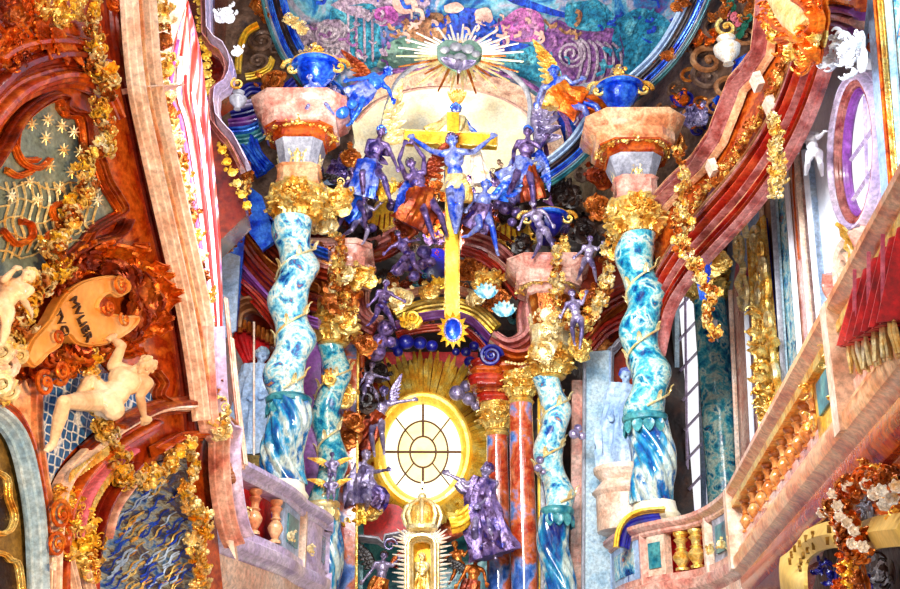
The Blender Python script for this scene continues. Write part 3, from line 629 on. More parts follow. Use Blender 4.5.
def solomonic(label, pb, pt, d, r, collar_py, mats, amp, waves, ph, cap_py, base=True):
    b = P(pb[0], pb[1], d); x, y = b.x, b.y; z0 = b.z; z1 = zat(pt[1], d); zc = zat(collar_py, d)
    t = thing('twisted_column', label, 'column', (x, y, z0), 'twisted columns of the high altar')
    def shaft(za, zb, n, fl):
        rings = []
        for i in range(n+1):
            u = i/n; z = lerp(za, zb, u); w = 2*PI*waves*(z-z0)/(z1-z0)+ph
            a = amp*(1 if not fl else .6); cx = x+a*math.cos(w); cy = y+a*math.sin(w)
            rad = r*(1+.07*math.sin(2*w+1)*(0 if fl else 1))*(1.04 if fl else 1)
            ring = []
            for j in range(78 if fl else 28):
                q = 2*PI*j/(78 if fl else 28); rr_ = rad*(1+(.15*abs(math.cos(5*q+(z-za)*9))-.07 if fl else 0))
                ring.append(V((cx+rr_*math.cos(q), cy+rr_*math.sin(q), z)))
            rings.append(ring)
        return MB().loft(rings)
    shaft(zc, z1, 70, 0).build('shaft', mats[0], t); shaft(z0+.12, zc, 40, 1).build('fluted_shaft', mats[1], t)
    wc = 2*PI*waves*(zc-z0)/(z1-z0)+ph; cx, cy = x+amp*.8*math.cos(wc), y+amp*.8*math.sin(wc)
    MB().lathe(cx, cy, [(r*.98, zc-.1), (r*1.16, zc-.06), (r*1.2, zc), (r*1.12, zc+.04), (r*1.0, zc+.06)], 24).build('collar', mats[2], t)
    m = MB()   # small leaves under the collar
    for i in range(12):
        q = 2*PI*i/12; o = V((math.cos(q), math.sin(q), 0)); m.leaf(V((cx, cy, zc-.08))+o*r*1.03, V((0, 0, -1)), o, .2, .13, .4, 0)
    m.build('collar_leaves', mats[2], t)
    m = MB(); pts = []; 
    for i in range(90):
        u = i/89; z = lerp(zc+.1, z1-.05, u); w = 2*PI*waves*(z-z0)/(z1-z0)+ph; q = -PI*.5 + u*2*PI*2.6
        cx2 = x+amp*math.cos(w); cy2 = y+amp*math.sin(w); pts.append(V((cx2+r*1.09*math.cos(q), cy2+r*1.09*math.sin(q), z)))
        if i % 6 == 3: o = V((math.cos(q), math.sin(q), 0)); m.leaf(pts[-1], V((0, 0, 1))+o*.2, o, .16, .09, .9, 1)
    m.tube(pts, .018, 6); m.build('gilded_vine', 'palegold' if mats[2] != 'gold' else 'bronze', t)
    if base:
        MB().lathe(x, y, [(r*1.5, z0-.42), (r*1.5, z0-.34), (r*1.35, z0-.3), (r*1.42, z0-.22), (r*1.2, z0-.15), (r*1.28, z0-.06), (r*1.1, z0+.02), (r*1.04, z0+.14)], 28).build('base', mats[3], t)
        MB().lathe(x, y, [(r*1.65, z0-1.1), (r*1.65, z0-.5), (r*1.75, z0-.46), (r*1.75, z0-.42)], 0, PI/4*0, .4).build('plinth', 'navy', t)
        MB().lathe(x, y, [(r*1.56, z0-.36), (r*1.6, z0-.33), (r*1.56, z0-.3)], 28).build('gilded_ring', 'yellowgold', t)
    capital(t, x, y, z1-.02, zat(cap_py, d), r*1.05)
    return x, y, t
def impost(label, x, y, d, pys, half_px, mts, rot=0):
    """flaring chamfered entablature block above a capital"""
    t = thing('entablature_block', label, 'entablature block', (x, y, zat(pys[0], d)), 'entablature blocks over the twisted columns')
    s = mpp(d); z = [zat(p, d) for p in pys]; a, b, c, e = [h*s for h in half_px]
    MB().lathe(x, y, [(a*.95, z[0]), (a*1.06, z[0]+.05), (a, z[0]+.1), (a, z[1]-.04), (a*1.1, z[1])], 0, rot, .35).build('neck_block', mts[0], t)
    MB().lathe(x, y, [(a*.9, z[1]), (b*.95, z[2]-.08), (b, z[2])], 0, rot, .38).build('frieze', mts[1], t)
    m = MB()
    for i in range(16):
        q = 2*PI*i/16
        if math.sin(q) < .6: m.leaf(V((x+a*.95*math.cos(q), y+a*.95*math.sin(q), z[1])), V((math.cos(q)*.1, math.sin(q)*.1, 1)), V((math.cos(q), math.sin(q), 0)), min(z[2]-z[1], .3)*.85, .13, .4, 3)
    m.build('leaf_frieze', 'palegold', t)
    low = MB().lathe(x, y, [(b*.96, z[2]), (b*1.08, z[2]+.03), (b*1.08, z[2]+.14), (b*1.2, z[2]+.18), (c*.93, z[3]-.04), (c*.95, z[3])], 0, rot, .38).build('lower_cornice', mts[2], t)
    m = MB()
    for i in range(44):
        q = 2*PI*i/44
        if math.sin(q) < .5:
            rr_ = lerp(b*1.2, c*.93, .55)*(1.0+.06*math.cos(8*q)); m.ball(V((x+rr_*math.cos(q), y+rr_*math.sin(q), lerp(z[2]+.18, z[3], .35))), .04, 6, 5)
    for i in range(16):
        q = 2*PI*i/16
        if math.sin(q) < .3: rr_ = lerp(b*1.2, c*.93, .9); m.tuft(V((x+rr_*math.cos(q), y+rr_*math.sin(q), lerp(z[2]+.18, z[3], .7))), V((math.cos(q), math.sin(q), -.4)), .1, 5)
    rr_ = lerp(b*1.2, c*.93, .55); m.tube([V((x+rr_*math.cos(PI+i*PI/30), y+rr_*math.sin(PI+i*PI/30), lerp(z[2]+.18, z[3], .35))) for i in range(31)], .025, 6)
    m.build('gilded_beads', 'gold', low)
    MB().lathe(x, y, [(c*.95, z[3]-.01), (c*1.02, z[3]+.03), (c*1.02, z[3]+.18), (e*.94, z[3]+.3), (e*.96, z[3]+.36), (e, z[3]+.4), (e, z[4])], 0, rot, .38).build('upper_cornice', mts[3], t)
    return t
x, y, _ = solomonic('large pale blue twisted marble column left of the altar, in front of the blue statue niche', (283, 492), (300, 222), 17.6, .3, 399, ('bluecol', 'flute', 'teal', 'cream'), .085, 3.6, 0.4, 192)
impost('pink marble block flaring over the large left twisted column, angel and blue urn on top', x, y, 17.6, (190, 172, 148, 136, 112), (21, 25, 38, 50), ('pinkorange', 'grey', 'orangemarble', 'pinkmarble'))
x, y, _ = solomonic('large teal blue twisted marble column right of the altar, beside the marble balustrade', (655, 512), (641, 238), 17.6, .295, 418, ('tealcol', 'flute', 'teal', 'cream'), .08, 3.4, 2.2, 206)
impost('cream and pink marble block flaring over the large right twisted column', x, y, 17.6, (206, 184, 164, 154, 132), (21, 27, 40, 52), ('pinkmarble', 'grey', 'orangemarble', 'pinkorange'))
x, y, _ = solomonic('narrower left twisted column just right of the large pale blue one', (322, 640), (333, 345), 19.4, .235, 505, ('tealcol', 'flute', 'palegold', 'cream'), .08, 3.2, 1.0, 312)
impost('pink marble block crowded with gilt leaves over the narrower left twisted column', x, y, 19.4, (312, 300, 284, 274, 258), (17, 20, 30, 38), ('bronze', 'bronze', 'pinkmarble', 'pinkmarble'))
x, y, _ = solomonic('narrower right twisted column with golden-cream and blue marbling, beside the pale blue pilaster', (559, 640), (561, 378), 19.4, .235, 512, ('bluecol', 'flute', 'teal', 'cream'), .085, 3.0, 2.6, 350)
impost('pink marble block over the narrower right twisted column, putto and garland hanging in front', x, y, 19.4, (350, 330, 300, 290, 270), (18, 20, 32, 42), ('palegold', 'bronze', 'pinkmarble', 'pinkmarble'))
def straight(label, pb, pt, d, r, cap_py, mt='redblue'):
    b = P(pb[0], pb[1], d); z1 = zat(pt, d); z2 = zat(cap_py, d)
    t = thing('marble_column', label, 'column', b, 'straight columns beside the altar window')
    MB().lathe(b.x, b.y, [(r*1.02, b.z), (r, lerp(b.z, z1, .5)), (r*.92, z1)], 28).build('shaft', mt, t)
    MB().lathe(b.x, b.y, [(r*.95, z1-.08), (r*1.08, z1-.04), (r*.95, z1)], 24).build('astragal', 'gold', t)
    capital(t, b.x, b.y, z1, z2, r*.92)
straight('slim red and blue marble column directly right of the gold-rayed window', (500, 640), 432, 20.2, .2, 404)
straight('taller orange and blue marble column, second to the right of the gold-rayed window', (526, 640), 400, 19.8, .215, 374)
# pilasters
def pil(label, pts, d, th, mt, edge=None):
    m = MB(); m.plate(px(pts, d), N0, th); o = m.build('pilaster', mt); tag(o, label, 'pilaster')
    if edge:
        for e_, em in edge:
            m = MB(); m.sweep(px(e_, d-.02), half(.045, .05), N0); m.build('edge_strip', em, o)
    return o
pil('narrow orange, lilac and blue marble pilaster right of the narrower left twisted column', [(343, 300), (357, 300), (355, 640), (338, 640)], 19.9, .3, 'redblue', [([(358, 350), (356, 620)], 'gold')])
pil('pale blue-grey marble pilaster between the two right twisted columns', [(585, 352), (610, 350), (612, 640), (583, 640)], 19.6, .4, 'paleblue', [([(610, 352), (612, 620)], 'bluewhite'), ([(585, 354), (583, 620)], 'grey')])
pil('thin grey pilaster between orange and blue column and narrower right twisted column', [(538, 380), (548, 380), (548, 640), (538, 640)], 20.0, .3, 'grey', [([(539, 380), (539, 620)], 'yellowgold')])
pil('mottled pink marble strip behind the narrower right twisted column', [(572, 380), (586, 380), (586, 640), (570, 640)], 20.2, .2, 'pinkmarble')
pil('violet and pink marble strip between the two left twisted columns', [(300, 330), (322, 330), (318, 520), (300, 520)], 19.5, .2, 'violet')
m = MB(); m.plate(px([(355, 500), (364, 500), (362, 640), (352, 640)], 20.4), N0, .2); tag(m.build('pilaster', 'teal'), 'narrow teal pilaster with yellow edge left of the red canopy', 'pilaster')
m = MB(); m.plate(px([(510, 500), (520, 500), (520, 640), (508, 640)], 21), N0, .2); struct('trim_6', m, 'umber')
# backdrop panels of the altar
m = MB(); m.plate(px([(352, 480), (512, 480), (512, 680), (352, 680)], 23.2), N0, .2); struct('trim_7', m, 'teal')
m = MB(); m.plate(px([(350, 330), (515, 330), (515, 500), (350, 500)], 23.8), N0, .2); struct('trim_8', m, 'umber')
# ================================================================ THE GLOWING WINDOW AND ITS RAYS
WX, WY, WD = 423, 452, 21.6
def ov(rx, ry, q, d, cx=WX, cy=WY): return P(cx+rx*math.cos(q), cy+ry*math.sin(q), d)
m = MB(); m.plate([ov(40, 50, 2*PI*i/48, WD) for i in range(48)], N0, .06); win = m.build('window_2', 'glass'); win['kind'] = 'structure'
m = MB(); m.plate([ov(25, 31, 2*PI*i/40, WD-.015) for i in range(40)], N0, .01); m.build('inner_panes', 'innerglass', win)
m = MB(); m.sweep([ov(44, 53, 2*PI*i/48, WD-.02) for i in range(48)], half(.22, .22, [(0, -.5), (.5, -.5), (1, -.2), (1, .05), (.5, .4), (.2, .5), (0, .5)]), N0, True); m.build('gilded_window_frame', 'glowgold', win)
m = MB()
for rx, ry in ((13, 15.5), (25, 31)): m.sweep([ov(rx, ry, 2*PI*i/40, WD-.02) for i in range(40)], half(.034, .04), N0, True)
for q in range(8):
    a = q*PI/4
    if q % 2: m.sweep([ov(13, 15.5, a, WD-.02), ov(39, 49, a, WD-.02)], half(.026, .04), N0)
    else: m.sweep([ov(13 if q in (2, 6) else 0, 15.5, a, WD-.02), ov(39, 49, a, WD-.02)], half(.045, .04), N0)
m.build('glazing_bars', 'lead', win)
t = thing('ray_glory', 'gold burst of long rays surrounding the glowing oval window', 'ray glory', P(WX, WY+60, WD))
for i in range(98):
    q = 2*PI*i/98 + R.uniform(-.012, .012); ca, sa = math.cos(q), math.sin(q)
    L = 1.35 if abs(math.sin(q/2+PI/4)) > .2 else 1.2
    up = -sa
    if up > .55: L = 2.1 + .12*math.sin(i*2.1)
    elif ca > 0: L = 1.8 + .12*math.sin(i*1.7)
    elif sa > .3: L = 1.95 if i % 3 else 1.7
    else: L = 1.45+.1*math.sin(i)
    if .9 < q < 2.3: L = min(L, 1.6)
    w = .055 if L > 1.6 else .04; dirv = (ov(1000, 1000, q, WD)-ov(0, 0, q, WD)).normalized(); side = dirv.cross(N0).normalized()
    a, b = ov(46, 56, q, WD-.1), ov(46*L*.92, 56*L*.84, q, WD-.25-.06*(i % 3)); m = MB()
    w *= .9 if up > .3 else 1.2
    prof = lambda p, k: [p-side*w*k, p-side*w*k*.75+V((0, -.05, 0)), p-side*w*k*.45, p-side*w*k*.2+V((0, -.06, 0)), p+side*w*k*.05, p+side*w*k*.35+V((0, -.05, 0)), p+side*w*k*.6, p+side*w*k*.85+V((0, -.05, 0)), p+side*w*k, p+V((0, .02, 0))]
    m.loft([prof(a, .6), prof(lerp(a, b, .8), 1), prof(b, .3)]); m.build('ray', 'raygold', t)
m = MB(); m.sweep([ov(58*1.12, 70*1.08, 2*PI*i/60, WD+.25) for i in range(60)], [(0, -.35), (.1, -.3), (.15, 0), (.1, .3), (0, .35)], N0, True); m.build('ray_backing', 'rust', t)
# red recess at the head of the rays
m = MB(); m.plate(px([(382, 352), (478, 352), (474, 392), (390, 392)], WD+.8), N0, .1); struct('trim_9', m, 'redcloth')
# ================================================================ CROSS AND ROSETTE
CD = 18.6
t = thing('gilded_cross', 'tall yellow gilded cross carrying the crucified figure', 'cross', P(452, 320, CD))
for nm, pts, w in (('vertical_beam', [(447, 112), (459, 112), (459, 318), (445, 318)], 0), ('horizontal_beam', [(404, 130), (497, 134), (497, 146), (404, 142)], 0)):
    m = MB(); m.plate(px(pts, CD), N0, .16); ob = m.build(nm, 'yellowgold', t, smooth=False)
m = MB()
for e_ in ([(404, 130), (497, 134)], [(404, 142), (497, 146)], [(446, 146), (445, 318)], [(459, 146), (459, 318)], [(404, 130), (404, 142)], [(497, 134), (497, 146)]): m.sweep(px(e_, CD-.01), half(.025, .03), N0)
m.build('edge_moulding', 'gold', t)
t = thing('rayed_rosette', 'small golden rayed disc with a blue centre at the foot of the cross', 'rosette', P(453, 345, CD-.1))
for i in range(28):
    q = 2*PI*i/28; L = 19 if i % 2 else 14; a = P(453+6*math.cos(q), 330+7*math.sin(q), CD-.15); b = P(453+L*.85*math.cos(q), 330+L*math.sin(q), CD-.2); s_ = (b-a).cross(N0).normalized()*.035
    m = MB(); m.loft([[a-s_, a+V((0, -.03, 0)), a+s_, a+V((0, .02, 0))], [lerp(a, b, .6)-s_, lerp(a, b, .6)+V((0, -.04, 0)), lerp(a, b, .6)+s_, lerp(a, b, .6)+V((0, .02, 0))], [b-s_*.1, b+V((0, -.01, 0)), b+s_*.1, b+V((0, .01, 0))]]); m.build('ray', 'yellowgold', t)
m = MB(); m.ball(P(453, 330, CD-.2), (.13, .06, .2), 14, 9); m.build('medallion', 'blue', t)
m = MB(); m.sweep([P(453+8*math.cos(2*PI*i/24), 330+11*math.sin(2*PI*i/24), CD-.2) for i in range(24)], half(.04, .04), N0, True); m.build('medallion_rim', 'silver', t)
# dove glory: a flat star of gilt rays round a cloudy heart
t = thing('dove_hoop', 'thin grey-blue hoop arching round the dove glory over the cream wall', 'hoop', P(455, 130, 20.8))
for q in ([(383, 128), (388, 104), (400, 78), (424, 62), (450, 58)], [(474, 60), (500, 66), (522, 84), (530, 104), (528, 130)]):
    m = MB(); m.tube(px(q, 20.8, 5), .055, 8); m.build('arc', 'grey', t)
t = thing('dove_glory', 'star of slanting gold rays round a grey-green heart-shaped cloud, hung under the painted vault', 'ray glory', P(457, 90, 20.4))
def gl(rx, ry, q, dd=0): return P(460+rx*math.cos(q), 56+ry*math.sin(q), 20.4+dd)
m = MB(); hp = [(437, 46), (446, 40), (456, 41), (461, 44), (468, 40), (476, 42), (482, 50), (478, 58), (468, 64), (458, 70), (448, 66), (438, 58)]
m.plate(px(cr(hp+[hp[0]], 4)[:-1], 20.3), N0, .2); m.build('heart_cloud', 'fgreen', t)
m = MB()
for a, b, r_ in ((445, 50, .1), (456, 47, .13), (468, 49, .13), (476, 54, .09), (460, 58, .14), (450, 58, .1)): m.ball(P(a, b, 20.2), (r_, .06, r_*.8), 10, 7)
m.build('cloud_puffs', 'grey', t)
for i in range(46):
    q = 2*PI*i/46; L = 1 if i % 2 else .72
    rx, ry = (64*L if abs(math.cos(q)) > .5 else 48*L, 40*L if math.sin(q) > 0 else 32*L)
    a, b = gl(22, 13, q), gl(rx, ry, q, -.1); w = .035; s_ = (b-a).cross(N0).normalized()*w; m = MB()
    m.loft([[a-s_, a+V((0, -.025, 0)), a+s_, a+V((0, .02, 0))], [b-s_*.5, b+V((0, -.01, 0)), b+s_*.5, b+V((0, .01, 0))]])
    m.build('ray', 'whitegold' if math.sin(q) < -.1 else ('palegold' if i % 3 else 'bronze'), t)
m = MB(); m.leaf(P(459, 68, 20), (-.8, 0, .45), N0, .42, .16, .3, 0); m.leaf(P(459, 68, 20), (.9, 0, .35), N0, .36, .16, .3, 0); m.ball(P(459, 65, 20), (.08, .08, .14), 8, 6); m.ball(P(459, 71, 19.95), .05, 8, 6); m.build('dove', 'silver', t)
# ================================================================ INNER RED CORNICES
def corn(label, bands, d):
    t = thing('marble_cornice', label, 'cornice', P(bands[0][0][0][0], bands[0][0][0][1], d))
    for pts, mt, w, h, dd in bands: m = MB(); m.sweep(px(pts, d+dd, 5), half(w, h), N0); m.build('moulding', mt, t)
    return t
corn('curved red marble arch left of the cross, rising from the pink block', [([(362, 250), (380, 246), (398, 236), (412, 226)], 'mauve', .3, .4, -.1), ([(366, 262), (386, 256), (402, 246)], 'darkred', .14, .4, 0), ([(352, 236), (380, 232), (402, 222)], 'grey', .2, .2, .2), ([(330, 262), (352, 268), (374, 276)], 'pinkmarble', .26, .4, -.3), ([(330, 272), (352, 280), (372, 290)], 'pinkmarble', .14, .3, -.2)], 20.2)
corn('sweeping red marble arch right of the cross, ending at the pink block', [([(462, 240), (486, 246), (508, 262), (526, 288)], 'mauve', .3, .4, -.1), ([(462, 232), (488, 238), (512, 254), (530, 278)], 'darkred', .14, .5, 0), ([(462, 252), (484, 260), (504, 276), (520, 298)], 'red', .2, .3, 0), ([(488, 262), (504, 274), (522, 296)], 'pinkmarble', .05, .45, 0), ([(490, 236), (512, 246), (530, 262)], 'grey', .18, .2, .2), ([(524, 276), (540, 270), (560, 272)], 'pinkorange', .24, .4, -.2)], 20.2)
corn('shallow arch with orange gilt band and violet edges over the gold-rayed window', [([(396, 318), (420, 308), (450, 305), (476, 312), (496, 330)], 'yellowgold', .26, .22, 0), ([(392, 300), (420, 294), (450, 292), (480, 300), (502, 316)], 'pinkmarble', .1, .35, 0), ([(396, 328), (420, 320), (450, 317), (472, 324), (490, 342)], 'violet', .1, .35, 0), ([(396, 336), (420, 330), (450, 328), (470, 334), (486, 350)], 'red', .14, .2, .1), ([(478, 330), (486, 350), (494, 362)], 'navy', .26, .1, .1)], 20.9)
corn('red marble scrolled cornice left of the putti cluster above the window', [([(360, 288), (358, 306), (364, 322), (376, 330)], 'mauve', .3, .4, 0), ([(368, 290), (367, 306), (372, 318), (384, 322)], 'pinkmarble', .1, .3, 0), ([(342, 350), (350, 340), (354, 360), (348, 380)], 'orangemarble', .2, .3, 0)], 20.4)
corn('stacked wavy red marble mouldings right of the window arch', [([(492, 342), (506, 350), (520, 346), (527, 336), (526, 318), (530, 300)], 'mauve', .36, .5, -.1), ([(498, 356), (514, 362), (530, 358), (538, 346), (538, 322), (542, 302)], 'orangemarble', .28, .6, 0), ([(500, 370), (520, 374), (538, 368), (546, 352), (548, 320)], 'orangemarble', .2, .38, .15), ([(504, 384), (524, 386), (544, 378)], 'red', .24, .5, .1), ([(508, 396), (526, 398), (544, 392)], 'darkred', .2, .4, .1)], 20.2)
m = MB()
for a, b in cr([(506, 362), (522, 364), (534, 358), (540, 344), (541, 326), (544, 308)], 5): m.ball(P(a, b, 19.6), .03, 6, 4)
m.tube(px(cr([(506, 362), (522, 364), (534, 358), (540, 344), (541, 326), (544, 308)], 5), 19.6), .015, 5)
solo(m, 'bead_string', 'palegold', 'string of tiny gilt beads along the wavy red mouldings right of the window', 'beading')
def stack(label, cx, pys, hw, d, mts):
    t = thing('marble_pedestal_block', label, 'marble block', P(cx, pys[0], d)); c0 = P(cx, pys[0], d)
    for i in range(len(pys)-1):
        z0, z1 = zat(pys[i], d), zat(pys[i+1], d); a = hw[i]*mpp(d); h = z1-z0
        MB().lathe(c0.x, c0.y, [(a*.86, z0), (a*.9, z0+h*.3), (a, z0+h*.5), (a, z0+h*.8), (a*.93, z1)], 0, 0, .42).build('course', mts[i % len(mts)], t)
    return t
stack('stack of red marble mouldings over the slim column right of the window', 494, (404, 396, 388, 378, 368), (17, 20, 22, 25), 20.2, ('red', 'orangemarble'))
t = stack('red marble block topped by a dark blue spiral, right of the gold rays', 486, (388, 378, 370, 362), (18, 16, 15), 19.9, ('red', 'orangemarble'))
m = MB(); m.scroll(P(491, 356, 19.6), (1, 0, 0), (0, 0, 1), .2, .15, 2.2, 0, 34, .16); m.build('spiral', 'navy', t)
corn('thin upright gilt and red mouldings behind the narrower left twisted column capital', [([(352, 330), (356, 350), (356, 380)], 'orangemarble', .3, .3, 0), ([(366, 372), (370, 390), (368, 420)], 'darkred', .3, .3, .4)], 20.3)
# dark oval behind the cross foot and gilt panels
m = MB(); m.ball(P(436, 268, 21.4), (.34, .1, .42), 20, 12); solo(m, 'oval_medallion', 'navy', 'dark blue oval medallion half hidden behind the cross, left of its shaft', 'medallion')
for (pts, lab) in (([(376, 205), (384, 196), (394, 204), (408, 198), (404, 212), (410, 226), (394, 226), (380, 232), (366, 228), (372, 216)], 'yellow gilt scaly shell panel left of the cross, below the arms-raised angel'), ([(492, 238), (500, 226), (506, 222), (514, 226), (526, 220), (530, 232), (538, 240), (524, 244), (514, 250), (504, 243)], 'yellow gilt star-edged shell panel right of the cross')):
    m = MB(); q = cr(pts+[pts[0]], 3)[:-1]; m.plate(px(q, 19.9), N0, .12); o = solo(m, 'shell_relief', 'yellowgold', lab, 'relief panel')
    m = MB(); m.sweep(px(q, 19.85), half(.05, .06), N0, True); m.build('rim', 'gold', o)
    m = MB()
    for i in range(6): m.sweep(px([(pts[0][0]+4+i*5, pts[5][1]-14+abs(i-3)), (pts[0][0]+1+i*6, pts[5][1]+10)], 19.84), half(.03, .03), N0)
    m.build('ribs', 'bronze', o)
# ================================================================ MONSTRANCE, CROWN, CANOPY
t = thing('rayed_tabernacle', 'gilded tabernacle niche framed by short spiky white-gold rays at the bottom centre', 'tabernacle', P(422, 600, 18.9)); D = 18.9
arch = lambda w, top, bot: [(422-w, bot), (422-w, top+8)] + [(422-w*math.cos(q), top+8-8*math.sin(q)) for q in (.5, 1.0, PI/2, 2.1, 2.6)] + [(422+w, top+8), (422+w, bot)]
m = MB(); m.plate(px(arch(13, 538, 640), D+.25), N0, .1); m.build('niche_back', 'yellowgold', t)
m = MB(); m.sweep(px(arch(13, 538, 640), D), half(.14, .3), N0); m.build('niche_frame', 'palegold', t)
for i in range(64):
    side = -1 if i < 32 else 1; k = (i % 32)/31
    if k < .72: a = (422+side*15, 640-k/.72*98); dr = (side, -.25*k)
    else: q = (k-.72)/.28*PI/2; a = (422+side*15*math.cos(q), 542-9*math.sin(q)); dr = (side*math.cos(q), -.2-math.sin(q))
    L = 15 if i % 2 else 10; n_ = math.hypot(*dr); b = (a[0]+dr[0]/n_*L, a[1]+dr[1]/n_*L); A, B = P(*a, D), P(*b, D-.05); s_ = (B-A).cross(N0).normalized()*.03
    m = MB(); m.loft([[A-s_, A+V((0, -.03, 0)), A+s_, A+V((0, .03, 0))], [B-s_*.2, B+V((0, -.01, 0)), B+s_*.2, B+V((0, .01, 0))]]); m.build('ray', 'whitegold', t)
figure('gilded_statue', 'small golden standing figure inside the rayed tabernacle niche', D, dict(head=(422, 557, .1), neck=(422, 562, .1), pel=(422, 577, .12), eL=(416, 568, .05), hL=(420, 572, -.02), eR=(428, 568, .05), hR=(424, 572, -.02), kL=(420, 588, .1), fL=(420, 600, .1), kR=(424, 588, .1), fR=(424, 600, .1)), .8, 'palegold', clothes=[dict(p=[(422, 566, .1), (422, 580, .1), (422, 602, .1)], r=(.08, .15), m='gold')])
c = P(422, 528, 18.9); r_ = 15*mpp(D)
zz = lambda p: zat(p, D)
MB().lathe(c.x, c.y, [(r_*.75, zz(532)), (r_, zz(530)), (r_, zz(526)), (r_*.9, zz(525))], 24).build('crown', 'palegold', t)
t = [o for o in t.children if o.name.startswith('crown')][0]
MB().lathe(c.x, c.y, [(r_*.84, zz(526)), (r_*.95, zz(518)), (r_*.85, zz(509)), (r_*.5, zz(504)), (r_*.2, zz(502))], 24).build('cap', 'gold', t)
for i in range(8):
    q = 2*PI*i/8; o = V((math.cos(q), math.sin(q), 0)); m = MB()
    m.tube([V((c.x, c.y, 0))+o*a+V((0, 0, z)) for a, z in ((r_, zz(526)), (r_*1.2, zz(516)), (r_*1.0, zz(507)), (r_*.3, zz(500)))], .035, 6); m.build('arch', 'palegold', t)
m = MB(); m.ball((c.x, c.y, zz(497)), .07); m.box((c.x, c.y, zz(489)), (.018, .018, .12)); m.box((c.x, c.y, zz(489)), (.07, .018, .018)); m.build('orb_and_cross', 'palegold', t)
t = thing('red_canopy', 'bright red draped canopy above a grey moulded ledge, lower left of the gold rays', 'canopy', P(388, 545, 20.4))
m = MB(); q = cr([(358, 540), (360, 520), (374, 508), (392, 504), (404, 512), (406, 540)], 5)
m.plate(px(q, 20.5), N0, .3); m.build('drape', 'redcloth', t)
m = MB(); m.sweep(px([(352, 538), (378, 541), (384, 546), (386, 538), (408, 534)], 20.3), half(.12, .3), N0); m.build('ledge', 'grey', t)
m = MB(); m.scroll(P(390, 545, 20.1), (1, 0, 0), (0, 0, 1), .12, .1, 1.5, 0); m.build('scroll', 'silver', t)
# ================================================================ RIGHT WALL
def rp(name, pts, mt, off=.02, th=.08, label=None, cat=None, k=0, parent=None, kind=None):
    m = MB(); q = cr(list(pts)+[pts[0]], k)[:-1] if k else pts
    m.plate([RW(a, b, off) for a, b in q], RW.n, th); o = m.build(name, mt, parent)
    if kind: o['kind'] = kind
    if label: tag(o, label, cat)
    return o
def rs(name, pts, mt, w=.1, h=.1, off=.05, k=4, parent=None, wrap=False):
    m = MB(); m.sweep([RW(a, b, off) for a, b in (cr(pts, k) if k else pts)], half(w, h), RW.n, wrap); return m.build(name, mt, parent)
# white pier wall with the oval window
rp('trim_10', [(800, 100), (822, 62), (846, 50), (872, 60), (900, 90), (960, 200), (960, 520), (830, 520), (812, 300)], 'white', .02, .1, kind='structure')
w3 = rp('window_3', [(866+14*math.cos(q), 152+60*math.sin(q)-6*math.cos(q)) for q in [2*PI*i/32 for i in range(32)]], 'skyglass', .12, .05, kind='structure')
ovp = lambda rx, ry: [(866+rx*math.cos(2*PI*i/32), 152+ry*math.sin(2*PI*i/32)-5*math.cos(2*PI*i/32)) for i in range(32)]
for nm, mt, rx, ry, w, h in (('outer_frame', 'lilac', 24, 76, .16, .2), ('middle_frame', 'mauve', 20, 70, .2, .16), ('inner_frame', 'violet', 16, 63, .1, .1)):
    rs(nm, ovp(rx, ry), mt, w, h, .1, 0, w3, True)
m = MB(); m.sweep([RW(852, 160, .16), RW(879, 122, .16)], half(.05, .04), RW.n); m.sweep([RW(854, 200, .16), RW(880, 160, .16)], half(.05, .04), RW.n); m.sweep([RW(866, 96, .16), RW(869, 208, .16)], half(.03, .04), RW.n); m.build('glazing_bars', 'lilac', w3)
rp('trim_11', [(862, 238), (884, 224), (892, 262), (868, 300), (862, 270)], 'grey', .1, .05, kind='structure')
t = thing('stucco_volute', 'pink stucco volute bracket below the oval window frame on the white wall', 'volute', RW(852, 300))
m = MB(); m.scroll(RW(848, 272, .25), (0, -1, 0), (0, 0, 1), .42, .15, 1.8, 0, 28, .17); m.build('scroll', 'creampink', t)
m = MB(); m.sweep([RW(a, b, .2) for a, b in cr([(838, 274), (838, 290), (850, 304), (868, 300), (876, 262), (864, 232)], 5)], half(.2, .2), RW.n); m.build('bracket', 'pinkmarble', t)
m = MB(); m.leaf(RW(853, 258, .3), (0, -.2, 1), RW.n, .5, .25, 1); m.build('leaf', 'gold', t)
# pilasters of the right wall: tall near-vertical strips
def strip(label, x0, y0, x1, w0, w1, y1, mt, off, edges=None, top=None):
    """from (x0,y0) at the top to (x1,y1) at the foot, w0/w1 pixel widths"""
    o = rp('pilaster', [(x0, y0), (x0+w0, y0), (x1+w1, y1), (x1, y1)], mt, off, .12, label, 'pilaster')
    for side, em in (edges or []):
        a = (x0+side*w0, y0); b = (x1+side*w1, y1); rs('edge_strip', [a, b], em, .07, .07, off+.02, 0, o)
    return o
strip('red marble pilaster with pale edges left of the bright white pier', 786, 150, 812, 12, 13, 480, 'pinkmarble', .2, [(0, 'white'), (1, 'creampink')])
strip('pale grey pilaster edge left of the white pier, beside the red pilaster', 799, 150, 827, 7, 8, 470, 'bluewhite', .12, [(1, 'white')])
strip('blue, cream and ochre marble column strip between golden and red pilasters', 775, 160, 795, 13, 16, 500, 'bluecol', .18, [(0, 'paleblue')])
strip('grey-gold pilaster strip right of the navy panel', 762, 190, 779, 12, 14, 500, 'brownstone', .22, [(0, 'creampink'), (1, 'grey')])
strip('pale grey pilaster holding the navy panel with gold scrolls', 741, 220, 755, 22, 26, 520, 'bluewhite', .14, [(0, 'grey')])
strip('pink granite pilaster right of the small blue wall column', 732, 290, 742, 15, 16, 520, 'pinkmarble', .25, [(0, 'creampink'), (1, 'white')])
strip('pale teal and white marble strip at the far right edge of the picture', 886, -60, 925, 30, 40, 420, 'bluecol', .4, [(0, 'paleblue')])
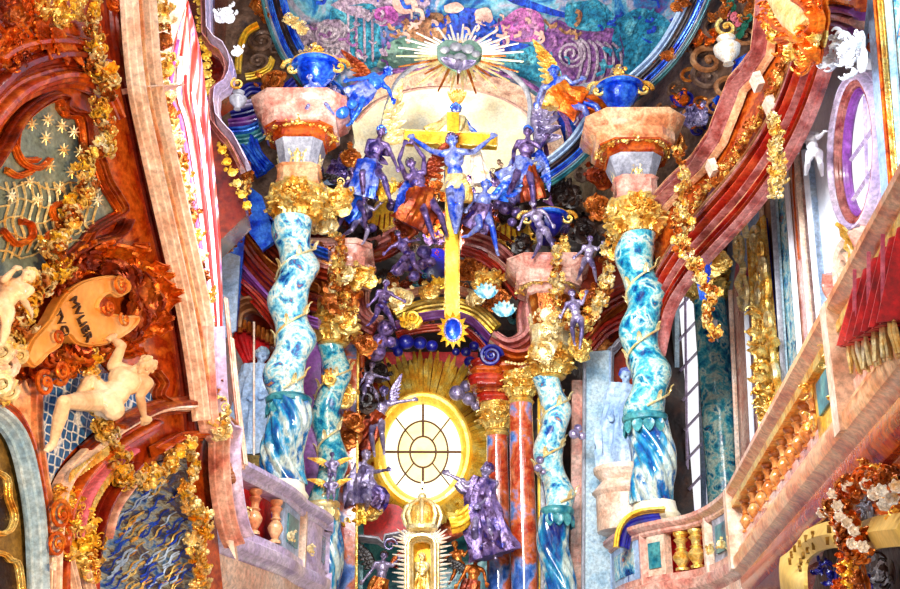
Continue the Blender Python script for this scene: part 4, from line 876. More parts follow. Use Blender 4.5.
strip('white pilaster with gold edge near the far right picture edge', 862, -60, 898, 16, 22, 420, 'bluewhite', .35, [(.75, 'orange'), (1, 'gold')])
strip('pink granite pilaster with gold edge right of the tall arched window', 704, 320, 712, 13, 14, 520, 'pinkmarble', .3, [(0, 'gold'), (1, 'white')])
# navy panel with gilt scrolls
o = rp('ornament_panel', [(751, 240), (765, 218), (784, 420), (764, 440)], 'navy', .3, .04, 'narrow navy wall panel with gilded scrolls and a gilt figure', 'panel')
for e_ in ([(751, 240), (765, 218)], [(765, 218), (784, 420)], [(751, 240), (764, 440)]): rs('gilt_border', e_, 'gold', .1, .08, .3, 0, o)
for i in range(22):
    a = 758+i*.85+(3 if i % 2 else -3); b = 240+i*9; m = MB(); m.scroll(RW(a, b, .4), (0, -1, 0), (0, 0, 1), .22 if i < 12 else .3, .1, 1.5, i, 16, .2); m.build('gilt_scroll', 'gold' if i % 3 else 'palegold', o)
for i in range(8):
    m = MB(); m.tuft(RW(766+i*1.5, 330+i*13, .4), RW.n, .35, 12, flowers=.2); m.build('gilt_foliage', 'gold', o)
# tall arched window of the right choir wall
w4 = rp('window_4', [(676, 300), (681, 275), (690, 262), (700, 300), (706, 560), (674, 560)], 'skyglass', .1, .05, kind='structure')
rs('window_jamb', [(674, 560), (674, 320), (680, 280), (690, 262)], 'bluewhite', .3, .07, .1, 3, w4)
rs('window_jamb', [(700, 300), (706, 560)], 'bluewhite', .4, .07, .1, 0, w4)
m = MB()
for y_ in range(300, 520, 32): m.sweep([RW(676, y_+12, .16), RW(702, y_-16, .16)], half(.06, .05), RW.n)
m.sweep([RW(686, 280, .16), RW(689, 540, .16)], half(.08, .05), RW.n); m.build('glazing_bars', 'lilac', w4)
rp('trim_12', [(660, 270), (675, 282), (674, 560), (650, 560)], 'paleblue', .3, .1, kind='structure')
# small blue column on the wall with gilt capital
b = RW(728, 520, .35); t = thing('marble_column', 'small teal and cream marble column on the right wall under a gilt capital', 'column', b)
z0 = b.z; z1 = RW(716, 290, .35).z; z2 = RW(716, 252, .35).z
MB().lathe(b.x, b.y, [(.33, z0-.5), (.33, z0), (.3, z1)], 24).build('shaft', 'tealcol', t); capital(t, b.x, b.y, z1, z2, .32)
MB().lathe(b.x, b.y, [(.34, z2), (.36, z2+.3), (.5, z2+.4), (.5, z2+.55), (.72, z2+.8), (.72, z2+.95)], 0, 0, .3).build('impost', 'pinkmarble', t)
m = MB(); m.scroll(RW(741, 246, .5), (0, -1, 0), (0, 0, 1), .4, .1, 1.5, 0); m.scroll(RW(744, 290, .4), (0, 1, 0), (0, 0, -1), .35, .1, 1.5, 0)
m.sweep([RW(a, c, .4) for a, c in cr([(738, 256), (746, 268), (740, 284), (748, 298)], 4)], half(.1, .1), RW.n); solo(m, 'wall_scroll', 'palegold', 'S-shaped pink and gilt scroll edge between the small wall column and the navy panel', 'scroll')
m = MB(); m.plate([RW(a, c, .2) for a, c in cr([(736, 262), (746, 270), (742, 284), (748, 300), (740, 310), (732, 296)], 2)], RW.n, .1); struct('trim_13', m, 'rose')
# purple arch mouldings over the white pier
t = thing('arch_mouldings', 'nested violet and pink arch mouldings capping the white pier, top right', 'moulding', RW(830, 60))
for i, mt in enumerate(('violet', 'lilac', 'violet', 'pinkmarble', 'violet', 'orangemarble')):
    m = MB(); m.sweep([RW(a, b, .12+.08*i) for a, b in cr([(812-i*2, 74-i*4), (822-i*1, 54-i*7), (840, 40-i*8), (862+i, 48-i*9)], 5)], half(.2, .2), RW.n); m.build('moulding', mt, t)
for i, (off_, mt) in enumerate(((0, 'orangemarble'), (10, 'pinkmarble'), (20, 'brownstone'))):
    rs('moulding', [(812-off_*.6, 74), (802-off_*.5, 110), (800-off_*.4, 180), (806-off_*.4, 260)], mt, .22, .12, .1, 4, t)
# niche behind the right twisted column with bluish statue
m = MB(); m.plate(px([(606, 560), (606, 360), (612, 345), (628, 334), (650, 330), (650, 560)], 19.9), N0, .1); struct('trim_14', m, 'darkred')
corn('grey arched moulding over the red niche behind the large right twisted column', [([(610, 520), (609, 370), (614, 350), (630, 336), (650, 332)], 'grey', .14, .25, 0), ([(586, 350), (604, 330), (630, 318), (650, 314)], 'red', .3, .3, .1), ([(580, 330), (600, 308), (630, 292), (650, 286)], 'darkred', .34, .3, .2), ([(588, 342), (606, 320), (632, 304), (650, 300)], 'bronze', .08, .35, 0)], 19.8)
m = MB(); m.plate(px([(560, 270), (650, 250), (650, 350), (600, 352), (570, 360)], 20.4), N0, .1); struct('trim_15', m, 'darkred')
# ================================================================ GALLERIES
GZ0, GZ1 = 3.66, 4.72
gl_a, gl_b = V((3.5, 14.5, 0)), V((2.62, 5.6, 0))
GW = Plane((3.5, 14.5), (2.62, 5.6))
def along(pts, z): return [V((p[0], p[1], z)) for p in pts]
def hsweep(pts, z, prof):
    """horizontal sweep in plan: prof (outward, up)"""
    m = MB(); k = len(pts); rings = []
    for i in range(k):
        a = V((*pts[max(i-1, 0)], 0)); c = V((*pts[min(i+1, k-1)], 0)); t = (c-a).normalized(); o = V((t.y, -t.x, 0))
        if o.dot(V((0, 0, 0)) - V((*pts[i], 0))) < 0: o = -o
        rings.append([V((pts[i][0], pts[i][1], z)) + o*q[0] + V((0, 0, q[1])) for q in prof])
    return m.loft(rings)
RAIL = [(-.14, 0), (.04, 0), (.07, .03), (.07, .06), (.12, .09), (.15, .12), (.15, .17), (-.14, .17)]
BASE = [(-.14, 0), (.02, 0), (.05, .06), (.12, .1), (.14, .16), (.14, .22), (.06, .26), (.06, .34), (-.14, .34)]
def baluster(root, x, y, z0, z1, r, mt, name='baluster'):
    h = z1-z0
    MB().lathe(x, y, [(r*.8, z0), (r*.8, z0+.06*h), (r*.45, z0+.1*h), (r*.6, z0+.16*h), (r*1.0, z0+.3*h), (r*1.05, z0+.36*h), (r*.7, z0+.48*h), (r*.5, z0+.52*h), (r*.75, z0+.56*h), (r*.5, z0+.6*h), (r*.55, z0+.72*h), (r*.85, z0+.8*h), (r*.55, z0+.86*h), (r*.85, z0+.93*h), (r*.85, z1)], 16).build(name, mt, root)
straightG = [(3.5, 14.5), (2.62, 5.6)]
curveG = cr([(3.5, 14.5), (3.46, 15.4), (3.28, 16.1), (2.95, 16.5), (2.7, 16.9), (2.52, 17.5), (2.45, 18.2)], 4)
t = thing('gallery_balustrade', 'long pink-brown marble gallery parapet with bronze balusters running up the right side', 'balustrade', (3.2, 11, GZ0))
m = hsweep(straightG, GZ0, BASE); m.build('base_moulding', 'pinkorange', t)
m = hsweep(straightG, GZ0-.2, [(-.5, 0), (-.02, 0), (.05, .1), (.05, .2), (-.5, .2)]); m.build('lower_fascia', 'orangemarble', t)
m = hsweep(straightG, GZ1-.17, RAIL); m.build('handrail', 'pinkorange', t)
m = hsweep(straightG, GZ1-.24, [(-.12, 0), (.1, 0), (.1, .07), (-.12, .07)]); m.build('gilt_strip', 'gold', t)
m = hsweep(straightG, GZ0+.34, [(-.08, 0), (.03, 0), (.03, .12), (-.08, .12)]); m.build('plinth_strip', 'pinkmarble', t)
def gpt(px_, off=0):
    p = GW(px_, 400, off); return p
def gpost(p, w, mt, nm='post'):
    m = MB(); e = GW.e; m.box(V((p.x, p.y, (GZ0+.1+GZ1)/2))+GW.n*.02, (w, .14, (GZ1-GZ0-.1)/2), (e, GW.n, V((0, 0, 1)))); return m.build(nm, mt, t)
import bisect
def gx(px_, z):   # point of the gallery line seen at picture column px_ at height z
    lo, hi = 0., 1.
    for _ in range(40):
        u = (lo+hi)/2; q = gl_a.lerp(gl_b, u); q.z = z; d_ = q-V((0, 0, EYE)); f_ = d_.y*CT+d_.z*ST; xx = 450+FPX*d_.x/f_
        if xx < px_: lo = u
        else: hi = u
    q = gl_a.lerp(gl_b, lo); q.z = z; return q
ZM = (GZ0+GZ1)/2
a = gx(737, ZM); gpost(a, .13, 'creampink')
M('balbronze', [(.55, .2, .05), (.85, .42, .14), (1, .7, .4)], 5, .28, .2, .2, 20, coat=.6)
for px_ in [747+i*7.7 for i in range(10)]:
    p = gx(px_, ZM); baluster(t, p.x, p.y, GZ0+.44, GZ1-.23, .075, 'balbronze')
p0, p1 = gx(822, ZM), gx(846, ZM); m = MB(); n_ = GW.n
m.plate([V((p0.x, p0.y, GZ0+.34))+n_*.04, V((p1.x, p1.y, GZ0+.34))+n_*.04, V((p1.x, p1.y, GZ1-.2))+n_*.04, V((p0.x, p0.y, GZ1-.2))+n_*.04], n_, .16); m.build('panel', 'yellowgold', t)
q0, q1 = p0.lerp(p1, .2), p0.lerp(p1, .8); m = MB(); m.plate([V((q0.x, q0.y, GZ0+.5))+n_*.06, V((q1.x, q1.y, GZ0+.5))+n_*.06, V((q1.x, q1.y, GZ1-.3))+n_*.06, V((q0.x, q0.y, GZ1-.3))+n_*.06], n_, .05); m.build('inset', 'teal', t)
for u in (.05, .95):
    q = p0.lerp(p1, u)
    for z in (GZ0+.5, GZ0+.75): m = MB(); m.tuft(V((q.x, q.y, z))+n_*.08, n_, .09, 7); m.build('gilt_ornament', 'gold', t)
gpost(gx(853, ZM), .1, 'creampink')
for px_ in (864, 875, 887, 900): p = gx(px_, ZM); baluster(t, p.x, p.y, GZ0+.44, GZ1-.23, .085, 'balbronze')
m = MB(); o0, o1 = gl_a, gl_b; m.plate([V((o0.x, o0.y, GZ0+.1))-n_*.5, V((o1.x, o1.y, GZ0+.1))-n_*.5, V((o1.x, o1.y, GZ1-.3))-n_*.5, V((o0.x, o0.y, GZ1-.3))-n_*.5], n_, .05); m.build('back_panel', 'darkred', t)
# curved altar parapet, right
t = thing('altar_parapet', 'curved pink marble parapet with teal panels and two golden balusters round the right column foot', 'balustrade', (3.1, 16.3, GZ0))
hsweep(curveG, GZ0, BASE).build('base_moulding', 'pinkmarble', t); hsweep(curveG, GZ0-.3, [(-.5, 0), (-.02, 0), (.05, .1), (.05, .3), (-.5, .3)]).build('lower_fascia', 'creampink', t)
hsweep(curveG, GZ1-.17, RAIL).build('handrail', 'pinkmarble', t)
def sub(c, u0, u1): n = len(c)-1; return [tuple(x) for x in c[int(u0*n):int(u1*n)+1]]
def ppanel(root, c, mt, in_mt, z0=GZ0+.34, z1=GZ1-.17):
    hsweep(c, z0, [(-.1, 0), (.03, 0), (.03, z1-z0), (-.1, z1-z0)]).build('panel', mt, root)
    if in_mt and len(c) > 1:
        n = len(c); cc = [tuple(lerp(V((*c[0], 0)), V((*c[-1], 0)), u)[:2]) for u in (.2, .8)]
        if n > 2: cc = [c[0], c[-1]]; m_ = V((*c[n//2], 0)); cc = [tuple(lerp(V((*q, 0)), m_, .35)[:2]) for q in (c[0],)] + [tuple(m_[:2])] + [tuple(lerp(V((*c[-1], 0)), m_, .35)[:2])]
        hsweep(cc, z0+.1, [(-.02, 0), (.05, 0), (.05, z1-z0-.2), (-.02, z1-z0-.2)]).build('inset', in_mt, root)
def ppost(root, q, mt, w=.07):
    m = MB(); a = math.atan2(q[1]-curveG[0][1], q[0]); m.box((q[0], q[1], (GZ0+GZ1)/2+.04), (w, w, (GZ1-GZ0)/2-.1)); m.build('post', mt, root)
ppanel(t, sub(curveG, .02, .22), 'grey', 'teal'); ppost(t, curveG[6], 'creampink')
ppanel(t, sub(curveG, .5, .66), 'creampink', 'teal'); ppost(t, curveG[16], 'pinkmarble', .06)
ppanel(t, sub(curveG, .7, 1), 'bluewhite', 'bluecol')
c_ = sub(curveG, .25, .52)
hsweep([(x_+.05, y_+.3) for x_, y_ in sub(curveG, .2, .6)], GZ0+.3, [(-.05, 0), (0, 0), (0, .7), (-.05, .7)]).build('red_back', 'redcloth', t)
for q in (curveG[8], curveG[10]): baluster(t, q[0], q[1], GZ0+.36, GZ1-.19, .12, 'gold')
for i in (1, 3, 5): m = MB(); m.tuft(V((curveG[i][0]-.1, curveG[i][1]-.12, GZ0+.5)), N0, .09, 7); m.build('gilt_ornament', 'palegold', t)
# curved altar parapet, left
LG = cr([(-2.62, 12.2), (-2.42, 12.9), (-2.22, 13.6), (-2.02, 14.4), (-1.93, 15.2), (-1.78, 15.8), (-1.73, 16.4), (-1.95, 17.1)], 4)
t = thing('altar_parapet', 'curved pale pink marble parapet with blue panels and two balusters before red, lower left', 'balustrade', (-2.1, 14.5, GZ0))
hsweep(LG, GZ0-.35, [(-.5, 0), (-.02, 0), (.05, .1), (.05, .35), (-.5, .35)]).build('lower_fascia', 'creampink', t)
hsweep(LG, GZ0, BASE).build('base_moulding', 'lilac', t); hsweep(LG, GZ1-.17, RAIL).build('handrail', 'lilac', t)
ppanel(t, sub(LG, 0, .16), 'bluewhite', 'bluecol'); ppost(t, LG[5], 'creampink', .07)
ppanel(t, sub(LG, .45, .6), 'bluewhite', 'teal'); ppost(t, LG[17], 'creampink', .07); ppanel(t, sub(LG, .64, 1), 'lilac', 'bluecol')
hsweep([(x_-.25, y_+.1) for x_, y_ in sub(LG, .12, .5)], GZ0+.3, [(-.05, 0), (0, 0), (0, .7), (-.05, .7)]).build('red_back', 'redcloth', t)
for i in (8, 11): baluster(t, LG[i][0], LG[i][1], GZ0+.36, GZ1-.19, .09, 'pinkorange')
for i in (1, 6, 13, 18): m = MB(); m.tuft(V((LG[i][0]+.08, LG[i][1]-.1, GZ0+.5)), V((.7, -.7, 0)), .09, 7); m.build('gilt_ornament', 'palegold', t)
# red drapery over the near rail
def swag(name, mt, cols, rows, y0, parent, f, at, amp=.05):
    m = MB(); top = []; n = 60; rings = []
    for r_ in range(rows+1):
        v = r_/rows; ring = []
        for i in range(n+1): u = i/n; ring.append(f(u, v, amp*math.sin(u*2*PI*cols)*(0.3+v)))
        rings.append(ring + [q+V((.03, .03, 0)) for q in reversed(ring)])
    m.loft(rings); return m.build(name, mt, parent)
t = thing('red_drapery', 'red and pink folded cloth with gold fringe hung over the marble rail, right edge', 'drapery', GW(885, 360, .15))
def dr(u, v, w):
    pa = GW(858+u*52, 282-u*62+v*(64+u*34), .14); return pa + GW.n*w
swag('cloth', 'redcloth', 6, 10, 0, t, dr, 0, .12)
for i in range(48):
    u = i/47; a = dr(u, .98, .06*math.sin(u*2*PI*6)*1.3); m = MB(); m.tube([a, a+V((0, 0, -.07)), a+V((R.uniform(-.02, .02), 0, -.2))], [.012, .02, .012], 6); m.build('fringe', 'palegold', t)
for i in range(7):
    u = (i+.5)/7; m = MB(); m.sweep([dr(u, v, .07)+GW.n*.01 for v in (0, .3, .6, .95)], half(.03, .02), GW.n); m.build('fold_highlight', 'rose', t) if i % 2 else None  # rose strips painted as the pinkish highlights of the folds
# ================================================================ UNDER THE GALLERY: arch, banner, garlands
NR = Plane((3.75, 13.5), (2.9, 6.5))
m = MB(); m.plate([NR(a, b, 0) for a, b in [(735, 640), (735, 560), (790, 530), (900, 400), (960, 330), (960, 640)]], NR.n, .3); struct('wall_near_right', m, 'orangemarble')
for pts, mt, w in (([(760, 600), (790, 566), (830, 540), (880, 480), (930, 430)], 'pinkorange', .2), ([(795, 600), (800, 560), (830, 500), (860, 476), (890, 480), (930, 520)], 'red', .14), ([(840, 600), (850, 560), (870, 510), (900, 520), (930, 560)], 'orangemarble', .12)):
    m = MB(); m.sweep([NR(a, b, .05) for a, b in cr(pts, 5)], half(w, .1), NR.n); struct('trim_16', m, mt)
m = MB(); m.plate([NR(a, b, .1) for a, b in cr([(838, 520), (860, 500), (885, 512), (905, 540), (905, 640), (812, 640), (818, 570), (838, 520)], 3)[:-1]], NR.n, .1); o = solo(m, 'painted_niche', 'umber', 'dark niche with grey and gold relief behind the inscribed banner, bottom right', 'niche')
for a, b, mt in ((868, 512, 'grey'), (824, 566, 'navy'), (834, 575, 'navy'), (880, 566, 'grey'), (884, 580, 'grey'), (890, 572, 'umber'), (876, 584, 'navy')):
    m = MB(); m.tuft(NR(a, b, .18), NR.n, .12, 10); m.build('relief', mt, o)
m = MB(); q1_ = cr([(782, 600), (779, 566), (786, 546), (806, 530), (830, 521), (852, 524), (876, 516), (905, 512)], 6); q2_ = cr([(806, 600), (804, 582), (806, 562), (822, 550), (845, 548), (862, 552), (880, 548), (905, 546)], 6)
rings = []
for i, (a, b) in enumerate(zip(q1_, q2_)):
    A, B = NR(a[0], a[1], .3+.06*math.sin(i*.35)), NR(b[0], b[1], .34+.06*math.sin(i*.35)); rings.append([A, lerp(A, B, .5)+NR.n*.05, B, B-NR.n*.03, lerp(A, B, .5)+NR.n*.02, A-NR.n*.03])
m.loft(rings); ban = solo(m, 'inscribed_banner', 'banner', 'curling ochre-gold inscription ribbon under the marble gallery, bottom right', 'banner')
# ================================================================ LEFT NEAR PIER
Ln = LW.n
def lp(name, pts, mt, off=.0, th=.15, k=0, parent=None, label=None, cat=None, kind=None):
    q = cr(list(pts)+[pts[0]], k)[:-1] if k else pts
    m = MB(); m.plate([LW(a, b, off) for a, b in q], Ln, th); o = m.build(name, mt, parent)
    if kind: o['kind'] = kind
    if label: tag(o, label, cat)
    return o
def ls(name, pts, mt, w=.1, h=.1, off=.0, k=5, parent=None, wrap=False, kind=None):
    m = MB(); m.sweep([LW(a, b, off) for a, b in (cr(pts, k) if k else pts)], half(w, h), Ln, wrap); o = m.build(name, mt, parent)
    if kind: o['kind'] = kind
    return o
lp('wall_near_left', [(-80, -80), (128, -80), (140, 60), (160, 180), (186, 300), (206, 430), (214, 500), (224, 600), (228, 700), (-80, 700)], 'orangemarble', 0, .5, kind='structure')
# moulded pier edge
t = thing('moulded_pier_edge', 'tall curving pier edge of cream, pink and brown marble mouldings, left', 'moulding', LW(200, 430, .2))
EDG = [(124, -60), (128, 20), (134, 90), (146, 150), (162, 220), (180, 300), (192, 370), (198, 420)]
for nm, mt, off, w, h, b in (('inner_fillet', 'pinkorange', -.2, .1, .1, .02), ('cream_roll', 'creampink', -.1, .12, .2, .05), ('brown_band', 'brownstone', .02, .12, .1, .08), ('pink_roll', 'pinkorange', .12, .1, .2, .05), ('white_face', 'creampink', .21, .1, .16, .1)):
    m = MB(); m.sweep([LW(a, c, .05) for a, c in cr(EDG, 5)], [(b+x, off+q) for x, q in half(w, h)], Ln); m.build(nm, mt, t)
ls('joint', [(122, 92), (160, 90)], 'creampink', .05, .28, .02, 0, t)
E2 = [(196, 330), (198, 380), (202, 424), (214, 432), (212, 452), (214, 490), (222, 530), (236, 548), (262, 562), (300, 590)]
t = thing('lower_pier_moulding', 'lower stepped lilac and brown marble moulding of the near left pier', 'moulding', LW(212, 540, .2))
for nm, mt, off, w, h, b in (('brown_fillet', 'brownstone', -.1, .08, .2, .02), ('lilac_roll', 'lilac', 0, .1, .26, .05), ('pink_roll', 'pinkmarble', .1, .1, .2, .05)):
    m = MB(); m.sweep([LW(min(a, 226), c, .1) for a, c in cr(E2, 3)][:-8], [(b+x, off+q) for x, q in half(w, h)], Ln); m.build(nm, mt, t)
# right flank of the pier, cream with gilt lumps, and striped canopy
SD = 11.2
t = thing('gilded_drop_strip', 'cream strip with hanging gilt ornaments between pier edge and striped cloth', 'ornament strip', P(205, 460, SD))
m = MB(); m.plate(px([(160, -40), (182, -40), (196, 120), (208, 260), (218, 420), (236, 560), (214, 520), (196, 330), (174, 200), (156, 60)], SD+.1), N0, .15); m.build('backing', 'creampink', t)
for i, (a, c) in enumerate(cr([(160, 10), (162, 40), (166, 96), (170, 126), (176, 160), (184, 196), (192, 236), (198, 276), (204, 316), (208, 350), (214, 390), (222, 430)], 2)):
    m = MB(); m.tuft(P(a, c, SD-.35), N0, .15 if i > 3 else .17, 16, up=(0, 0, -1)); m.build('gilt_drop', ('gold', 'palegold', 'bronze')[i % 3], t)
m = MB()
for a, c in cr([(222, 400), (226, 440), (232, 480)], 9): m.ball(P(a, c, SD-.1), .04, 6, 4)
m.build('bead_string', 'brownstone', t)
t = thing('white_pier_panel', 'bright white and pale yellow fluted panel strip beside the parapet, lower left', 'panel', P(222, 480, 12.2))
m = MB(); m.plate(px([(205, 360), (222, 330), (232, 470), (232, 500), (214, 490)], 12.1), N0, .1); m.build('face', 'white', t)
m = MB(); m.plate(px([(216, 380), (220, 376), (228, 470), (224, 476)], 12.0), N0, .05); m.build('yellow_strip', 'yellowgold', t)
for pts, mt in (([(221, 332), (232, 470), (233, 495)], 'brownstone'), ([(226, 300), (234, 380), (243, 470)], 'pinkmarble'), ([(232, 340), (238, 400), (246, 466)], 'creampink')):
    m = MB(); m.sweep(px(pts, 12.0, 4), half(.05, .1), N0); m.build('edge', mt, t)
t = thing('striped_canopy', 'red, white and violet striped hanging cloth rising to a point, upper left', 'drapery', P(205, 320, 11.6))
m = MB(); lft = cr([(187, 2), (175, 40), (165, 92), (176, 118), (186, 170), (196, 240), (206, 300), (214, 345)], 6); rgt = cr([(188, 0), (198, 40), (206, 92), (211, 140), (216, 190), (220, 240), (222, 300), (223, 350)], 6); rings = []
for i, (a, b) in enumerate(zip(lft, rgt)):
    fr_ = []
    for j in range(25):
        u = j/24; w = .05*math.sin(u*2*PI*3+i*.12)*min(1, i/6); fr_.append(P(lerp(a[0], b[0], u), lerp(a[1], b[1], u), 11.3-w))
    rings.append(fr_+[p+V((0, .04, 0)) for p in reversed(fr_)])
m.loft(rings); m.build('cloth', 'stripe', t)
for k in range(5):
    m = MB(); m.sweep([P(lerp(a[0], b[0], .15+k*.18), lerp(a[1], b[1], .15+k*.18), 11.22) for a, b in list(zip(lft, rgt))[6+k*2:]], half(.035, .02), N0); m.build('stripe', ('fmagenta', 'white', 'redcloth', 'white', 'redcloth')[k], t)
# --- grey-green lattice panel with gilt stars
PN = [(-20, 180), (0, 150), (16, 122), (34, 106), (50, 98), (60, 100), (58, 108), (66, 114), (78, 116), (82, 135), (84, 152), (94, 160), (102, 182), (112, 198), (118, 212), (104, 222), (88, 232), (80, 244), (60, 262), (30, 280), (-20, 290)]
o = lp('lattice_panel', PN, 'greypanel', .04, .1, 2, None, 'grey-green vault panel with gilt stars, lattice and scrolls, upper left', 'panel')
ls('frame', PN+[PN[0]], 'rust', .09, .12, .04, 3, o); ls('inner_fillet', [(a+(3 if a < 60 else -3), b+3) for a, b in PN], 'orange', .025, .08, .06, 3, o)
for a, b in ((32, 124), (48, 120), (62, 126), (74, 132), (64, 150), (30, 182), (80, 152), (46, 138), (12, 196), (50, 166), (72, 172), (90, 176), (60, 188), (98, 200), (38, 200)):
    m = MB()
    for k in range(4): q = k*PI/4; v = LW(a+6*math.cos(q), b+7*math.sin(q), .1)-LW(a, b, .1); m.tube([LW(a, b, .09)-v, LW(a, b, .1), LW(a, b, .09)+v], [.004, .012, .004], 5)
    m.ball(LW(a, b, .1), .02, 6, 4); m.build('gilt_star', 'palegold', o)
m = MB()
for i in range(12):
    a0 = (4+i*8, 210+4*math.sin(i)); m.sweep([LW(a, b, .06) for a, b in cr([(a0[0]-2, 262-i*3), (a0[0]+4, 240-i), (a0[0], 222), (a0[0]+5, 200), (a0[0]+1, 182)], 4)], half(.016, .02), Ln)
for j in range(5): m.sweep([LW(i*12-4, 186+j*17+5*math.sin(i*1.7+j), .06) for i in range(9)], half(.014, .02), Ln)
m.build('lattice', 'palegold', o)
for (pts) in ([(16, 130), (14, 150), (22, 164), (38, 168), (48, 160)], [(12, 146), (20, 160), (36, 160)], [(4, 170), (16, 176), (30, 172)], [(0, 230), (14, 244), (30, 238), (28, 224), (18, 222)], [(40, 252), (46, 236), (58, 232), (66, 240)], [(70, 214), (60, 204), (50, 210), (54, 222)], [(84, 200), (76, 190), (70, 200)]): ls('gilt_scroll', pts, 'orange', .05, .06, .06, 5, o)
# arched dark red bands above
t = thing('vault_arch_moulding', 'dark red and orange arched moulding over the grey lattice panel, upper left', 'moulding', LW(0, 80))
for pts, mt, w in (([(-20, 100), (10, 72), (40, 60), (70, 58), (100, 66)], 'darkred', .2), ([(-20, 70), (10, 50), (50, 44), (90, 50)], 'orangemarble', .16), ([(-20, 132), (10, 98), (36, 84), (66, 78), (96, 90), (112, 120)], 'orangemarble', .18), ([(60, 262), (84, 246), (112, 238), (122, 222)], 'rust', .08)): ls('moulding', pts, mt, w, .14, .02, 5, t)
t = thing('gilded_shell_stucco', 'orange gilt shell fans, trellis and blossoms filling the top left corner', 'relief', LW(20, 40))
for a, b, dd_ in ((66, 40, (-1, 0)), (50, 34, (-1, .2))):
    for i in range(7):
        q = -1.9+i*.42; dv = LW(a+20*math.cos(q+PI), b+14*math.sin(q+PI), .1)-LW(a, b, .1); m = MB(); m.leaf(LW(a, b, .12), dv, Ln, .26, .09, .5, 0); m.build('shell_rib', 'orange', t)
m = MB()
for i in range(5): m.sweep([LW(-5+i*9, 52, .1), LW(14+i*9, 18, .1)], half(.02, .03), Ln); m.sweep([LW(-5+i*8, 22, .1), LW(18+i*8, 50, .1)], half(.02, .03), Ln)
m.build('trellis', 'orange', t)
for a, b, r_, mt in ((44, 8, .16, 'gold'), (62, 6, .14, 'yellowgold'), (80, 12, .13, 'gold'), (30, 4, .12, 'orange'), (10, 36, .12, 'orange'), (4, 10, .14, 'rust'), (20, 56, .1, 'rust'), (92, 26, .12, 'orange'), (60, 22, .1, 'gold'), (6, 58, .13, 'orange'), (112, 4, .1, 'orange')):
    m = MB(); m.tuft(LW(a, b, .1), Ln, r_, 16, flowers=.35); m.build('leaf_clump', mt, t)
ls('inner_fold', [(108, -20), (112, 40), (128, 100), (140, 160), (156, 230), (172, 300), (184, 380), (190, 440)], 'darkred', .16, .1, .0, 5, t)
# --- garlands
def garland(label, pts, at, r, mts, nf, group=None, leaves=5, k=5, seg=None):
    c = cr(pts, k); t = thing('gilded_garland', label, 'garland', at(c[-1][0], c[-1][1], .2), group); n = len(c)
    m = MB(); m.tube([at(p[0], p[1], .16) for p in c], r*.22, 6); m.build('stem', mts[0], t)
    for g in range(0, n, 2):
        m = MB()
        for p in c[g:g+2]:
            rr_ = r*(p[2] if len(p) > 2 else 1); q = at(p[0], p[1], .2)
            for _ in range(leaves):
                d_ = V((R.uniform(-1, 1), R.uniform(-1, -.1), R.uniform(-1, .6))); m.leaf(q+d_*rr_*.35, d_, N0, rr_*R.uniform(.5, .95), rr_*R.uniform(.25, .42), 1.5, 2, .35, 5)
        m.build('leaf_clump', mts[g//2 % len(mts)], t)
    for i in range(nf):
        p = c[int((i+.5)/nf*(n-1))]; rr_ = r*(p[2] if len(p) > 2 else 1); q = at(p[0], p[1], .2)+V((R.uniform(-.6, .6)*rr_, -rr_*.5, R.uniform(-.3, .3)*rr_)); m = MB()
        if i % 3 == 2:
            for _ in range(5): m.ball(q+V((R.uniform(-1, 1), R.uniform(-.5, .5), R.uniform(-1, 1)))*rr_*.22, rr_*.2, 8, 6)
            m.build('berries', mts[(i+1) % len(mts)], t)
        else: m.flower(q, (R.uniform(-.5, .5), -1, R.uniform(-.3, .5)), rr_*R.uniform(.4, .6), 6); m.build('blossom', mts[i % len(mts)], t)
    return t
garland('long gilded flower garland hanging over the grey lattice panel, upper left', [(98, 0, .6), (94, 28, .9), (100, 48, 1.1), (100, 72, 1.2), (110, 84, 1.2), (102, 112, 1.0), (108, 128, .9), (108, 150, 1.1), (88, 160, 1.1), (92, 186, 1.1), (76, 208, 1.2), (72, 228, 1.2), (56, 250, 1.3), (66, 270, 1.1), (40, 290, 1.4), (30, 316, 1.4), (16, 340, 1.3), (8, 366, 1.3), (0, 400, 1.2)], LW, .13, ('gold', 'yellowgold', 'palegold', 'bronze'), 46, leaves=7)
garland('gilded garland hanging in front of the white putto and swinging right', [(96, 356, .8), (94, 380, .9), (100, 404, 1.0), (106, 430, 1.1), (122, 452, 1.2), (120, 474, 1.2), (140, 482, 1.2), (160, 474, 1.1), (174, 460, 1.1), (186, 446, .9), (194, 440, .6)], LW, .13, ('gold', 'yellowgold', 'palegold'), 28, leaves=7)
garland('gilded garland hanging straight down below the swag, lower left', [(190, 446, .7), (196, 466, .8), (188, 490, .9), (196, 510, 1.1), (206, 524, 1.2), (196, 545, 1.2), (204, 570, 1.2), (200, 600, 1.2)], LW, .12, ('palegold', 'gold', 'yellowgold'), 22, leaves=7)
